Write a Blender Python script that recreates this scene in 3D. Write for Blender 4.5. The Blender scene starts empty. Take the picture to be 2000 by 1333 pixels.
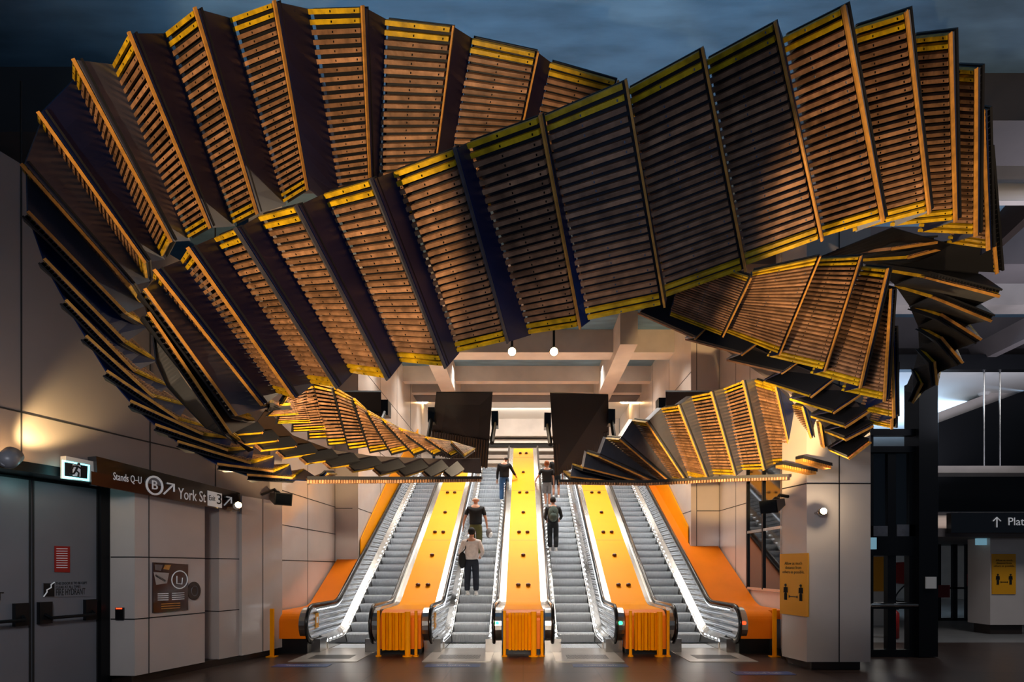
import bpy, bmesh, math, random
from mathutils import Vector, Matrix
random.seed(7)
C = bpy.context.scene.collection
scene = bpy.context.scene

# ------------------------------------------------------------------ camera
F, CX, HZ, H = 1060.0, 1022.0, 1110.0, 1.7      # focal length in px, principal column, horizon row, eye height
cam_d = bpy.data.cameras.new('camera')
cam = bpy.data.objects.new('camera', cam_d); C.objects.link(cam)
cam.location = (0, 0, H); cam.rotation_euler = (math.pi/2, 0, 0)
cam_d.sensor_width = 36; cam_d.lens = 36*F/2000
cam_d.shift_x = (1000-CX)/2000; cam_d.shift_y = (HZ-666.5)/2000
cam_d.clip_end = 200
scene.camera = cam
scene.view_settings.view_transform = 'Standard'; scene.view_settings.look = 'None'
scene.view_settings.exposure = 0.0; scene.view_settings.gamma = 1
scene.view_settings.use_curve_mapping = False

def P(px, py, d):
    "point seen at photo pixel (px, py) at distance d in front of the camera"
    return Vector(((px-CX)/F*d, d, H+(HZ-py)/F*d))

# ------------------------------------------------------------------ world and lights
w = bpy.data.worlds.new('night'); scene.world = w; w.use_nodes = True
w.node_tree.nodes['Background'].inputs[0].default_value = (.30, .42, .60, 1)
w.node_tree.nodes['Background'].inputs[1].default_value = 0.11

def spot(name, loc, target, power, col, angle=50, blend=.25, size=.04):
    l = bpy.data.lights.new(name, 'SPOT'); l.energy = power; l.color = col
    l.spot_size = math.radians(angle); l.spot_blend = blend; l.shadow_soft_size = size
    o = bpy.data.objects.new(name, l); C.objects.link(o); o.location = loc
    o.rotation_euler = (Vector(target)-Vector(loc)).to_track_quat('-Z', 'Y').to_euler()
    return o
def area(name, loc, target, power, col, sx, sy, spread=170):
    l = bpy.data.lights.new(name, 'AREA'); l.energy = power; l.color = col
    l.shape = 'RECTANGLE'; l.size = sx; l.size_y = sy; l.spread = math.radians(spread)
    o = bpy.data.objects.new(name, l); C.objects.link(o); o.location = loc
    o.rotation_euler = (Vector(target)-Vector(loc)).to_track_quat('-Z', 'Y').to_euler()
    return o
def bulb(name, loc, power, col, size=.1):
    l = bpy.data.lights.new(name, 'POINT'); l.energy = power; l.color = col; l.shadow_soft_size = size
    o = bpy.data.objects.new(name, l); C.objects.link(o); o.location = loc
    return o
WARM, AMBER, COOL, WHITE = (1, .78, .52), (1, .70, .38), (.45, .68, 1), (1, .94, .86)
# unseen spots added in mid-air to light the wooden treads
spot('sculpture_spot', (-3.2, .6, 1.9), P(430, 350, 4.2), 950, AMBER, 44, .2)
spot('sculpture_spot', (2.6, 2.2, 2.2), P(1860, 330, 4.4), 420, AMBER, 50, .3)
spot('sculpture_spot', (.3, 3.6, 2.2), P(1640, 690, 5.6), 330, AMBER, 40, .3)
spot('sculpture_spot', (2.2, 5.2, 2.6), P(1440, 840, 9.2), 2900, (1, .66, .30), 36, .3)
spot('sculpture_spot', (-.8, 4.8, 2.0), P(700, 830, 7.6), 1700, AMBER, 46, .3)
area('dim_fill', (0, .2, 1.9), (0, 4, 5.2), 30, (.42, .58, 1), 2.5, 1)
# cool light under the slab and in the next hall
area('cool_ceiling_fill', (0, 6.5, 7.4), (0, 6.6, 9), 105, (.35, .62, .9), 9, 4)  # unseen uplight added to tint the ceiling blue
area('next_hall_light', (12.5, 17.8, 5.5), (12.5, 17.9, 7), 520, (.42, .66, 1), 8, 2.5)
area('far_hall_fill', (12.5, 15.6, 2.93), (12.5, 15.6, 0), 800, (1, .95, .86), 5, 4)  # added lamp brightening the far hall, without a fixture
area('front_fill', (0, -1.2, 3.2), (0, 10.5, .3), 65, (1, .84, .66), 2.5, .5, 50)  # added front light from behind the camera for barriers and floor
# downlights over the escalators
for yy, zz, pw in ((15.6, 8.0, 330), (19.0, 8.7, 330), (22.4, 8.8, 300)):
    area('escalator_downlight', (0, yy, zz), (0, yy-.8, 0), pw, WHITE, 8, .5, 110)
for lx in (-3.9, -2.75, 0, 2.75, 3.9): spot('landing_light', (lx, 12.5, 8.8), (lx, 10.9, 0), 230, WHITE, 34, .5, .15)
area('left_door_fill', (-3.6, 3.0, 3.4), (-7, 6.5, 1.2), 32, (.9, .92, 1), 1.2, .6, 120)  # added fill so the recessed doors come out lighter
spot('column_fill', (1.5, 4.0, 3.0), (5.2, 9, 3.0), 210, (.86, .9, 1), 46, .5, .3)  # added cool white spot, unseen, for the column face
area('side_hall_fill', (11, 8.5, 7.6), (11, 9.5, 0), 150, (.95, .95, 1), 3, 2)  # added fill lifting the dark floor of the side hall
area('right_ceiling_wash', (12, 10, 5.0), (11, 11, 9), 300, (.8, .82, 1), 6, 4)
for sx in (-1, 1): spot('side_wall_fill', (sx*2.2, 13.4, 8.7), (sx*5.2, 13.4, 2.2), 520, (1, .86, .68), 58, .6, .15)  # added spots brightening the wall panels beside the escalators
area('rear_wall_fill', (0, 24.2, 8.7), (0, 26.8, 7.2), 110, WHITE, 7, .3)  # added light to bring up the soffit stripes and rear wall
area('ceiling_uplight', (0, 16.8, 6.6), (0, 17.6, 9), 42, (1, .78, .58), 8, 1.0)

# ------------------------------------------------------------------ materials
def lin(c):
    return tuple(((v/255)/12.92 if v/255 <= .04045 else ((v/255+.055)/1.055)**2.4) for v in c) + (1,)
def mat(name, rgb, rough=.5, metal=0., noise=0., nscale=8., bump=0., bscale=60., stretch=(1,1,1), emit=None, estr=0., coat=0., spec=None):
    m = bpy.data.materials.new(name); m.use_nodes = True
    nt = m.node_tree; b = nt.nodes['Principled BSDF']
    b.inputs['Roughness'].default_value = rough; b.inputs['Metallic'].default_value = metal
    if coat: b.inputs['Coat Weight'].default_value = coat; b.inputs['Coat Roughness'].default_value = .08
    if spec is not None: b.inputs['Specular IOR Level'].default_value = spec
    c = lin(rgb); b.inputs['Base Color'].default_value = c
    if noise or bump:
        tc = nt.nodes.new('ShaderNodeTexCoord'); mp = nt.nodes.new('ShaderNodeMapping')
        mp.inputs['Scale'].default_value = stretch
        nt.links.new(tc.outputs['Object'], mp.inputs[0])
    if noise:
        n = nt.nodes.new('ShaderNodeTexNoise'); n.inputs['Scale'].default_value = nscale; n.inputs['Detail'].default_value = 6
        nt.links.new(mp.outputs[0], n.inputs['Vector'])
        r = nt.nodes.new('ShaderNodeValToRGB')
        r.color_ramp.elements[0].position = .32; r.color_ramp.elements[1].position = .68
        r.color_ramp.elements[0].color = tuple(v*(1-noise) for v in c[:3])+(1,)
        r.color_ramp.elements[1].color = tuple(min(1, v*(1+noise)) for v in c[:3])+(1,)
        nt.links.new(n.outputs[0], r.inputs[0]); nt.links.new(r.outputs[0], b.inputs['Base Color'])
    if bump:
        n2 = nt.nodes.new('ShaderNodeTexNoise'); n2.inputs['Scale'].default_value = bscale
        nt.links.new(mp.outputs[0], n2.inputs['Vector'])
        bp = nt.nodes.new('ShaderNodeBump'); bp.inputs['Strength'].default_value = bump; bp.inputs['Distance'].default_value = .02
        nt.links.new(n2.outputs[0], bp.inputs['Height']); nt.links.new(bp.outputs[0], b.inputs['Normal'])
    if emit:
        b.inputs['Emission Color'].default_value = lin(emit); b.inputs['Emission Strength'].default_value = estr
    return m
def wood(name, rgb, var=.35):
    "timber whose tone changes from slat to slat and streaks along the grain"
    m = mat(name, rgb, .55, 0, .38, 9, .25, 30)
    nt = m.node_tree; b = nt.nodes['Principled BSDF']
    src = b.inputs['Base Color'].links[0].from_socket
    g = nt.nodes.new('ShaderNodeNewGeometry'); hs = nt.nodes.new('ShaderNodeHueSaturation')
    mr = nt.nodes.new('ShaderNodeMapRange'); mr.inputs['To Min'].default_value = 1-var; mr.inputs['To Max'].default_value = 1+var
    nt.links.new(g.outputs['Random Per Island'], mr.inputs[0]); nt.links.new(mr.outputs[0], hs.inputs['Value'])
    nt.links.new(src, hs.inputs['Color']); nt.links.new(hs.outputs[0], b.inputs['Base Color'])
    return m
M = {}
M['wood'] = wood('aged_timber', (172, 126, 90))
M['ywood'] = wood('yellow_painted_timber', (226, 176, 20), .12)
M['rail'] = mat('brass_edge', (225, 158, 72), .45, 0, .2, 14)
M['rail_grey'] = mat('grey_edge', (120, 118, 122), .45, .6, .15, 10)
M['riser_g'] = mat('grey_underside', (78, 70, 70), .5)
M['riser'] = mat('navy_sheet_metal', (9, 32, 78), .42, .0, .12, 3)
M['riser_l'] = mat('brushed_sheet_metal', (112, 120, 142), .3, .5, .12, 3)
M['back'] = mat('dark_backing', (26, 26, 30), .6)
M['bolt'] = mat('bolt_head', (30, 28, 28), .3, .8)
M['bolt_l'] = mat('bright_bolt_head', (190, 205, 225), .25, .8)
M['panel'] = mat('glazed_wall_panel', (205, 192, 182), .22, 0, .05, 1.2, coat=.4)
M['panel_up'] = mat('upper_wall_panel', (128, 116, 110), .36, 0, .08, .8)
M['joint'] = mat('panel_joint', (22, 20, 20), .7)
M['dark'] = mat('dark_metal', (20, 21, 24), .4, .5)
M['black'] = mat('black_plastic', (10, 10, 11), .35)
M['plinth'] = mat('brown_plinth', (46, 34, 28), .35)
M['ceil'] = mat('ceiling_paint', (96, 124, 142), .9, 0, .25, .9, stretch=(1, 4, 1))
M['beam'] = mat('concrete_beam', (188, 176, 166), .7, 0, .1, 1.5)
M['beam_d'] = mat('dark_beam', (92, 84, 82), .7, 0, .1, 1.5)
M['white'] = mat('white_paint', (225, 218, 208), .4)
M['orange'] = mat('orange_enamel', (255, 158, 0), .5, 0, .03, 1.5, spec=.1)
M['orange_d'] = mat('deep_orange_enamel', (240, 124, 2), .42, 0, .05, 1.5, spec=.2)
M['steel'] = mat('polished_steel', (190, 186, 180), .22, 1, .08, 4)
M['rubber'] = mat('black_handrail_rubber', (14, 14, 15), .22)
M['glassd'] = mat('dark_glass', (16, 20, 24), .05, 0, spec=.8)
M['door'] = mat('grey_door_paint', (108, 108, 112), .38, 0, .06, 1.5)
M['led'] = mat('white_led', (255, 255, 255), .4, emit=(235, 245, 255), estr=6)
M['lampw'] = mat('warm_lamp', (255, 230, 190), .4, emit=(255, 205, 140), estr=60)
M['stud'] = mat('brown_stud', (70, 26, 8), .35)
M['poster_y'] = mat('yellow_poster', (232, 158, 20), .45)
M['ink'] = mat('black_ink', (14, 13, 12), .6)
M['sign_w'] = mat('sign_lettering_white', (225, 225, 225), .5, emit=(225, 225, 225), estr=.12)
M['sign'] = mat('sign_face_black', (14, 13, 14), .18, coat=.5)
M['sign_b'] = mat('sign_face_brown', (60, 24, 12), .18, coat=.5)
M['red'] = mat('red_sticker', (150, 22, 16), .45)
M['sign_pale'] = mat('pale_lit_sign', (150, 190, 205), .5, emit=(130, 180, 200), estr=.45)
M['exit_g'] = mat('exit_light', (220, 255, 250), .5, emit=(120, 235, 245), estr=3.2)

# floor: large dark tiles
def floor_mat():
    m = mat('dark_floor_tile', (66, 50, 42), .3, 0, .18, 2)
    nt = m.node_tree; b = nt.nodes['Principled BSDF']; src = b.inputs['Base Color'].links[0].from_socket
    tc = nt.nodes['Texture Coordinate']
    br = nt.nodes.new('ShaderNodeTexBrick'); br.offset = 0; br.inputs['Scale'].default_value = 1
    br.inputs['Brick Width'].default_value = 1.21; br.inputs['Row Height'].default_value = .8
    br.inputs['Mortar Size'].default_value = .012; br.inputs['Mortar'].default_value = (.004, .004, .004, 1)
    br.inputs['Color2'].default_value = (1, 1, 1, 1); br.inputs['Color1'].default_value = (.75, .75, .75, 1)
    nt.links.new(tc.outputs['Object'], br.inputs['Vector'])
    mx = nt.nodes.new('ShaderNodeMix'); mx.data_type = 'RGBA'; mx.blend_type = 'MULTIPLY'; mx.inputs[0].default_value = 1
    nt.links.new(src, mx.inputs[6]); nt.links.new(br.outputs[0], mx.inputs[7]); nt.links.new(mx.outputs[2], b.inputs['Base Color'])
    return m
M['floor'] = floor_mat()
M['floor_h'] = mat('pale_hall_floor', (128, 126, 122), .35, 0, .08, 2)
def wave_mat(name, rgb, rough, metal, scale, direction, strength, dist=.01):
    m = mat(name, rgb, rough, metal); nt = m.node_tree; b = nt.nodes['Principled BSDF']
    tc = nt.nodes.new('ShaderNodeTexCoord'); wv = nt.nodes.new('ShaderNodeTexWave')
    wv.bands_direction = direction; wv.inputs['Scale'].default_value = scale; wv.wave_profile = 'SIN'
    if name.startswith('rippled'): wv.inputs['Distortion'].default_value = .8; wv.inputs['Detail Scale'].default_value = .5
    nt.links.new(tc.outputs['Object'], wv.inputs['Vector'])
    bp = nt.nodes.new('ShaderNodeBump'); bp.inputs['Strength'].default_value = strength; bp.inputs['Distance'].default_value = dist
    nt.links.new(wv.outputs[1], bp.inputs['Height']); nt.links.new(bp.outputs[0], b.inputs['Normal'])
    return m
M['step'] = wave_mat('grooved_step_metal', (205, 210, 216), .45, .35, 9, 'X', .6)
M['ripple'] = wave_mat('rippled_balustrade_steel', (190, 194, 200), .17, .9, 2.5, 'Z', 1.0, .05)

# ------------------------------------------------------------------ mesh helpers
class MB:
    def __init__(s): s.v = []; s.f = []; s.m = []; s.mats = []
    def mi(s, m):
        if m not in s.mats: s.mats.append(m)
        return s.mats.index(m)
    def face(s, pts, m):
        k = len(s.v); s.v += [tuple(p) for p in pts]; s.f.append(tuple(range(k, k+len(pts)))); s.m.append(s.mi(m))
    def hexa(s, a, b, m):
        "solid between two polygons a and b with matching corners"
        n = len(a); k = len(s.v); i = s.mi(m)
        s.v += [tuple(p) for p in a]+[tuple(p) for p in b]
        s.f.append(tuple(range(k+n-1, k-1, -1))); s.m.append(i)
        s.f.append(tuple(range(k+n, k+2*n))); s.m.append(i)
        for j in range(n):
            q = (j+1) % n
            s.f.append((k+j, k+q, k+n+q, k+n+j)); s.m.append(i)
    def slab(s, pts, off, m):
        off = Vector(off); s.hexa([Vector(p) for p in pts], [Vector(p)+off for p in pts], m)
    def box(s, lo, hi, m):
        x0, y0, z0 = lo; x1, y1, z1 = hi
        s.hexa([(x0,y0,z0),(x1,y0,z0),(x1,y1,z0),(x0,y1,z0)], [(x0,y0,z1),(x1,y0,z1),(x1,y1,z1),(x0,y1,z1)], m)
    def tube(s, pts, r, m, n=10, cap=True):
        pts = [Vector(p) for p in pts]; rs = r if isinstance(r, (list, tuple)) else [r]*len(pts)
        k = len(s.v); i = s.mi(m); up = None
        for j, p in enumerate(pts):
            t = (pts[min(j+1, len(pts)-1)]-pts[max(j-1, 0)]).normalized()
            if up is None:
                up = Vector((0, 0, 1)) if abs(t.z) < .9 else Vector((1, 0, 0))
            a = (up-t*up.dot(t)).normalized(); up = a; b = t.cross(a)
            for q in range(n):
                th = 2*math.pi*q/n; s.v.append(tuple(p+(a*math.cos(th)+b*math.sin(th))*rs[j]))
        for j in range(len(pts)-1):
            for q in range(n):
                q2 = (q+1) % n
                s.f.append((k+j*n+q, k+j*n+q2, k+(j+1)*n+q2, k+(j+1)*n+q)); s.m.append(i)
        if cap:
            s.f.append(tuple(range(k+n-1, k-1, -1))); s.m.append(i)
            e = k+(len(pts)-1)*n; s.f.append(tuple(range(e, e+n))); s.m.append(i)
    def ball(s, c, r, m, nu=12, nv=8):
        c = Vector(c); rx, ry, rz = r if isinstance(r, (list, tuple)) else (r, r, r)
        k = len(s.v); i = s.mi(m)
        for a in range(nv+1):
            th = math.pi*a/nv
            for b in range(nu):
                ph = 2*math.pi*b/nu
                s.v.append((c.x+rx*math.sin(th)*math.cos(ph), c.y+ry*math.sin(th)*math.sin(ph), c.z+rz*math.cos(th)))
        for a in range(nv):
            for b in range(nu):
                b2 = (b+1) % nu
                s.f.append((k+a*nu+b, k+(a+1)*nu+b, k+(a+1)*nu+b2, k+a*nu+b2)); s.m.append(i)
    def build(s, name, parent=None, smooth=False):
        me = bpy.data.meshes.new(name); me.from_pydata(s.v, [], s.f)
        for m in s.mats: me.materials.append(M[m] if isinstance(m, str) else m)
        me.polygons.foreach_set('material_index', s.m)
        bm = bmesh.new(); bm.from_mesh(me); bmesh.ops.recalc_face_normals(bm, faces=bm.faces); bm.to_mesh(me); bm.free()
        if smooth: me.polygons.foreach_set('use_smooth', [True]*len(me.polygons))
        o = bpy.data.objects.new(name, me); C.objects.link(o)
        if parent:
            o.parent = parent; o.matrix_parent_inverse = Matrix.Translation(-parent.location)
        return o
def tag(o, label, cat, group=None):
    o['label'] = label; o['category'] = cat
    if group: o['group'] = group
    return o
def empty(name, loc, label, cat, group=None):
    o = bpy.data.objects.new(name, None); C.objects.link(o); o.location = loc; o.empty_display_size = .1
    return tag(o, label, cat, group)
def struct(o): o['kind'] = 'structure'; return o
def text(name, body, loc, xdir, updir, size, m, parent, extrude=.003, align='CENTER', label=None, width=None):
    cu = bpy.data.curves.new(name, 'FONT'); cu.body = body; cu.size = size; cu.extrude = extrude
    cu.align_x = align; cu.align_y = 'CENTER'; cu.resolution_u = 3
    tmp = bpy.data.objects.new(name, cu); C.objects.link(tmp); bpy.context.view_layer.update()
    me = bpy.data.meshes.new_from_object(tmp.evaluated_get(bpy.context.evaluated_depsgraph_get()))
    bpy.data.objects.remove(tmp); bpy.data.curves.remove(cu); me.name = name; me.materials.clear(); me.materials.append(M[m])
    if width:
        xs = [v.co.x for v in me.vertices]; k = width/(max(xs)-min(xs))
        for v in me.vertices: v.co.x *= k
    o = bpy.data.objects.new(name, me); C.objects.link(o)
    x = Vector(xdir).normalized(); u = Vector(updir).normalized(); n = x.cross(u)
    R = Matrix((x, u, n)).transposed().to_4x4(); R.translation = Vector(loc)
    if parent:
        o.parent = parent; o.matrix_parent_inverse = Matrix.Translation(-parent.location)
    o.matrix_basis = R
    if label: o['label'] = label
    return o
Z = Vector((0, 0, 1))
# ------------------------------------------------------------------ room shell
mb = MB(); mb.box((-9, -2, -.1), (30, 12.35, 0), 'floor'); struct(mb.build('floor'))
mb = MB(); mb.box((4.6, 12.35, -.1), (7.4, 34, 0), 'floor'); struct(mb.build('floor'))
mb = MB(); mb.box((7.4, 12.35, -.1), (30, 34, .002), 'floor_h'); struct(mb.build('floor'))
mb = MB(); mb.box((-10, -1, 9), (30, 40, 9.2), 'ceil'); struct(mb.build('ceiling'))

def LW(px, py, off=0):
    "point on the splayed left wall, moved off out of it into the room"
    nx = Vector((1, -.3, 0)).normalized(); a = (CX-px)/F
    d = (8.06-off*1.044)/(a+.3)
    return Vector((-a*d, d, H+(HZ-py)/F*d))
def LZ(px, z, off=0):
    p = LW(px, 0, off); p.z = z; return p
LN = Vector((1, -.3, 0)).normalized(); LX = Vector((.3, 1, 0)).normalized()
def onwall(s, z, off=0):
    "s metres along the left wall from its near end"
    return Vector((-8.06, 0, 0))+LX*s+LN*off+Z*z
def spx(px, off=0): return (LW(px, 0, off)-Vector((-8.06, 0, 0))).dot(LX)
def lwbox(mb, s0, s1, z0, z1, o0, o1, m):
    a = [onwall(s0, z0, o0), onwall(s1, z0, o0), onwall(s1, z0, o1), onwall(s0, z0, o1)]
    mb.hexa(a, [p+Z*(z1-z0) for p in a], m)
sJ, sA, sB, sC, sD, sE = spx(215), spx(263), spx(400), spx(428), spx(467), spx(528)
mb = MB()                                            # upper wall above the sign band
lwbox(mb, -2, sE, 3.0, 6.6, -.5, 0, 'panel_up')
lwbox(mb, -2, sE, 3.58, 3.6, -.01, .006, 'joint')
for px in (40, 292, 420): lwbox(mb, spx(px), spx(px)+.015, 3.0, 7.6, -.01, .006, 'joint')
struct(mb.build('wall_left'))
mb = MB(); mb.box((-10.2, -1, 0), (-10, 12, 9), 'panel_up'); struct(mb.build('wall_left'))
mb = MB()                                            # panelled piers between the doors
lwbox(mb, sA-.0, sB, .12, 3.0, -.5, 0, 'panel')
lwbox(mb, sC, sD, .12, 2.86, -.5, 0, 'panel')
lwbox(mb, sD, sE, .12, 3.0, -.5, .06, 'panel')
lwbox(mb, sE-.02, sE+.3, .12, 9, -.5, .02, 'panel')
for z in (.95, 1.86):
    lwbox(mb, sA-.006, sB+.004, z-.008, z+.008, -.5, .004, 'joint')
    lwbox(mb, sC-.004, sD, z-.008, z+.008, -.5, .004, 'joint')
for s in (spx(290), ): lwbox(mb, s, s+.012, .12, 3.0, -.01, .004, 'joint')
lwbox(mb, spx(508), spx(508)+.012, .12, 3.0, -.01, .064, 'joint')
struct(mb.build('wall_left'))
mb = MB(); lwbox(mb, sA, sE+.3, 0, .12, -.5, -.06, 'plinth'); struct(mb.build('baseboard_left'))
mb = MB()                                            # door recess: back wall, jamb and head
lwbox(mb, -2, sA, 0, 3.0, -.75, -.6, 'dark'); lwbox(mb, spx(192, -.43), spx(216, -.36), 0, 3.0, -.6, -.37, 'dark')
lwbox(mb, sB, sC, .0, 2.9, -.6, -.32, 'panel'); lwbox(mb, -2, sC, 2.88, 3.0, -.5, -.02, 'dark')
struct(mb.build('trim_1'))
mb = MB()                                            # splayed return beside the doors
sJ = spx(216, -.36); a = onwall(sJ, .12, -.36); b = onwall(sA, .12, 0)
mb.hexa([a, b, onwall(sA, .12, -.5), onwall(sJ, .12, -.5)], [p+Z*2.88 for p in (a, b, onwall(sA, .12, -.5), onwall(sJ, .12, -.5))], 'panel')
for z in (.95, 1.86):
    n = Vector((.5, -.8, 0))*.012
    mb.hexa([a+n+Z*(z-.128), b+n+Z*(z-.128), b+Z*(z-.128), a+Z*(z-.128)], [a+n+Z*(z-.112), b+n+Z*(z-.112), b+Z*(z-.112), a+Z*(z-.112)], 'joint')
struct(mb.build('trim_2'))
# doors
def door(name, s0, s1, hinge_left, label):
    mb = MB(); lwbox(mb, s0, s1, .02, 2.84, -.5, -.44, 'door'); d = struct(mb.build(name)); d['label'] = label
    e = MB(); lwbox(e, s0, s0+.02, .02, 2.84, -.44, -.432, 'joint'); lwbox(e, s1-.02, s1, .02, 2.84, -.44, -.432, 'joint'); e.build('door_edge_strip', d)
    p = MB(); z = 1.08
    lwbox(p, s0+.05, s0+.2, z-.12, z+.17, -.44, -.38, 'dark'); lwbox(p, s1-.2, s1-.05, z-.12, z+.17, -.44, -.38, 'dark')
    p.tube([onwall(s0+.12, z, -.38), onwall(s0+.14, z-.04, -.3), onwall(s1-.14, z-.04, -.3), onwall(s1-.12, z, -.38)], .022, 'dark', 8)
    p.build('push_bar', d)
    return d
s2 = spx(192, -.43)+.12; s1 = spx(64, -.43); s0 = s1-1.5
off_s = .22
d2 = door('door_1', s1+.0, s2-.12, True, 'grey door with red sticker and hydrant plate, right leaf')
d1 = door('door_2', s0+.02, s1-.02, True, 'grey door leaf at the left edge of the photo')
def on_door(px, py): return LW(px, py, -.43)
def wall_plate(pts, off, m, name, parent=None, th=.008):
    ps = [LW(x, y, off) for x, y in pts]; mb = MB(); mb.slab(ps, LN*th, m); return mb.build(name, parent)
wall_plate([(106,1067),(136,1068),(136,1119),(106,1118)], -.435, 'red', 'red_notice', d2)['label'] = 'red notice sticker with fine white lines'
mb = MB()
for i in range(9):
    y = 1072+i*4.6; ps = [LW(x, yy, -.426) for x, yy in ((110,y),(132,y+.2),(132,y+1.2),(110,y+1))]; mb.slab(ps, LN*.001, 'sign_w')
mb.build('red_notice_lines', d2)
wall_plate([(84,1139),(177,1141),(177,1166),(84,1167)], -.435, 'door', 'hydrant_plate', d2, .006)
wall_plate([(85,1140),(106,1140),(106,1166),(85,1166)], -.428, 'dark', 'hydrant_pictogram', d2, .004)
q = LW(109, 1158.5, -.426); text('hydrant_lettering', 'FIRE HYDRANT', q, LX, Z, .13, 'ink', d2, .001, 'LEFT', None, spx(166, -.43)-spx(109, -.43))
q = LW(109, 1144.5, -.426); text('hydrant_small_lettering', 'THIS DOOR IS TO BE KEPT\nCLEAR AT ALL TIMES', q, LX, Z, .05, 'ink', d2, .001, 'LEFT', None, spx(170, -.43)-spx(109, -.43))
q = LW(8, 1166, -.426); text('hydrant_lettering', 'HYDRANT', q, LX, Z, .15, 'ink', d1, .001, 'RIGHT')
# jagged flight of stairs pictogram
mb = MB(); c = LW(95, 1153, -.42); pts = [c+LX*x+Z*y for x, y in ((-.06,-.09),(-.02,-.03),(-.02,.0),(.03,.03),(.03,.07),(.07,.1))]; mb.tube(pts, .008, 'sign_w', 6); mb.build('pictogram_line', d2)

# walls beside the escalators (left)
def wallseg(name, a, b, z0, z1, th, m, joints=(), verts=(), flip=1):
    a = Vector((a[0], a[1], 0)); b = Vector((b[0], b[1], 0)); u = (b-a).normalized(); n = Vector((u.y, -u.x, 0))*flip
    mb = MB()
    def bx(s0, s1, za, zb, o0, o1, m):
        q = [a+u*s0+n*o0, a+u*s1+n*o0, a+u*s1+n*o1, a+u*s0+n*o1]; mb.hexa([p+Z*za for p in q], [p+Z*zb for p in q], m)
    L = (b-a).length; bx(0, L, z0, z1, -th, 0, m)
    for z in joints: bx(0, L, z-.009, z+.009, -.01, .004, 'joint')
    for s in verts: bx(s, s+.015, z0, z1, -.01, .004, 'joint')
    return struct(mb.build(name))
wallseg('wall_left', (-4.98, 10.75), (-4.95, 14.3), 0, 9, .15, 'panel', (1.86, 2.59, 3.3), (.02, 1.75, 3.5))
wallseg('wall_left', (-4.95, 14.3), (-4.5, 14.3), 0, 9, .15, 'panel', (3.27, 5.2), ())
wallseg('wall_left', (-4.35, 14.3), (-4.35, 26), 0, 9, .15, 'panel', (3.27, 5.2, 7.1), (2.2, 4.4, 6.6, 8.8))
wallseg('wall_right', (5.4, 14.95), (5.4, 9.6), 0, 9, .15, 'panel', (1.2, 3.27, 5.2), (.0, 1.15, 2.02))
wallseg('wall_right', (4.77, 14.95), (5.4, 14.95), 0, 9, .15, 'panel', (3.27, 5.2), (.0,))
wallseg('wall_right', (4.62, 26), (4.62, 14.95), 0, 9, .15, 'panel', (3.27, 5.2, 7.1), (2.2, 4.4, 6.6, 8.8))
# mirrored dark window in the right wall
wn = MB(); wn.box((5.385, 11.2, 1.25), (5.398, 13.0, 4.1), 'glassd'); wn = struct(wn.build('window_1')); wn['label'] = 'dark window pane mirroring the escalators'
fr = MB()
for y in (11.2, 12.15, 13.0): fr.box((5.35, y-.03, 1.22), (5.395, y+.03, 4.1), 'dark')
for z in (1.22, 2.55): fr.box((5.35, 11.2, z-.03), (5.395, 13.0, z+.03), 'steel')
fr.build('window_frame', wn)

# right column
col = MB()
base = [(4.58, 9.6), (4.70, 9.0), (5.76, 9.0), (5.76, 11.2), (5.3, 11.2)]
col.hexa([Vector((x, y, .14)) for x, y in base], [Vector((x, y, 9)) for x, y in base], 'panel')
pb = [(4.72, 9.7), (4.84, 9.12), (5.66, 9.12), (5.66, 11.1), (5.3, 11.1)]
col.hexa([Vector((x, y, 0)) for x, y in pb], [Vector((x, y, .14)) for x, y in pb], 'plinth')
for z in (3.1, 5.0): col.box((4.70, 8.994, z-.01), (5.76, 9.0, z+.01), 'joint')
a, b = Vector((4.575, 9.6, 0)), Vector((4.695, 9.0, 0))
for z in (3.1, 5.0): col.hexa([a+Z*(z-.01), b+Z*(z-.01), b+Vector((.02,.02,z-.01)), a+Vector((.02,.02,z-.01))], [a+Z*(z+.01), b+Z*(z+.01), b+Vector((.02,.02,z+.01)), a+Vector((.02,.02,z+.01))], 'joint')
col.box((5.23, 8.994, .14), (5.245, 9.0, 9), 'joint')
colo = tag(col.build('panelled_column'), 'broad pale panelled column right of the escalators with a round lamp on it', 'column')

# ------------------------------------------------------------------ ceiling beams and soffits
def tbox(name, lo, hi, m):
    mb = MB(); mb.box(lo, hi, m); return struct(mb.build(name))
n = 3
for x in (-2.95, 2.75):
    tbox('trim_%d' % n, (x, 15.4, 8.05), (x+.5, 21.2, 9), 'beam'); n += 1
for y, z, t in ((13.2, 8.3, .5), (16.6, 8.3, .6), (19.6, 8.45, .3)):
    tbox('trim_%d' % n, (-4.4, y, z), (4.7, y+t, 9), 'beam'); n += 1
tbox('trim_%d' % n, (-4.35, 21.2, 8.55), (4.62, 21.5, 9), 'beam'); n += 1
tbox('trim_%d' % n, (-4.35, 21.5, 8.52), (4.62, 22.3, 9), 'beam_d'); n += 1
tbox('trim_%d' % n, (-4.35, 22.6, 8.88), (4.62, 26.1, 9), 'white'); n += 1
tbox('trim_%d' % n, (-4.35, 26.1, 8.05), (4.62, 26.4, 9), 'beam'); n += 1
for k, (z, m) in enumerate(((7.9, 'white'), (7.72, 'joint'), (7.55, 'white'), (7.2, 'beam'), (6.98, 'white'))):
    tbox('trim_%d' % n, (-4.35, 26.5+.1*k, z-.09), (4.62, 26.8+.1*k, z+.09), m); n += 1
tbox('wall_rear', (-4.35, 27.1, 0), (4.62, 27.3, 9), 'beam')
tbox('trim_%d' % n, (-4.3, 12.6, 8.8), (4.6, 13.0, 9), 'white'); n += 1
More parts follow.
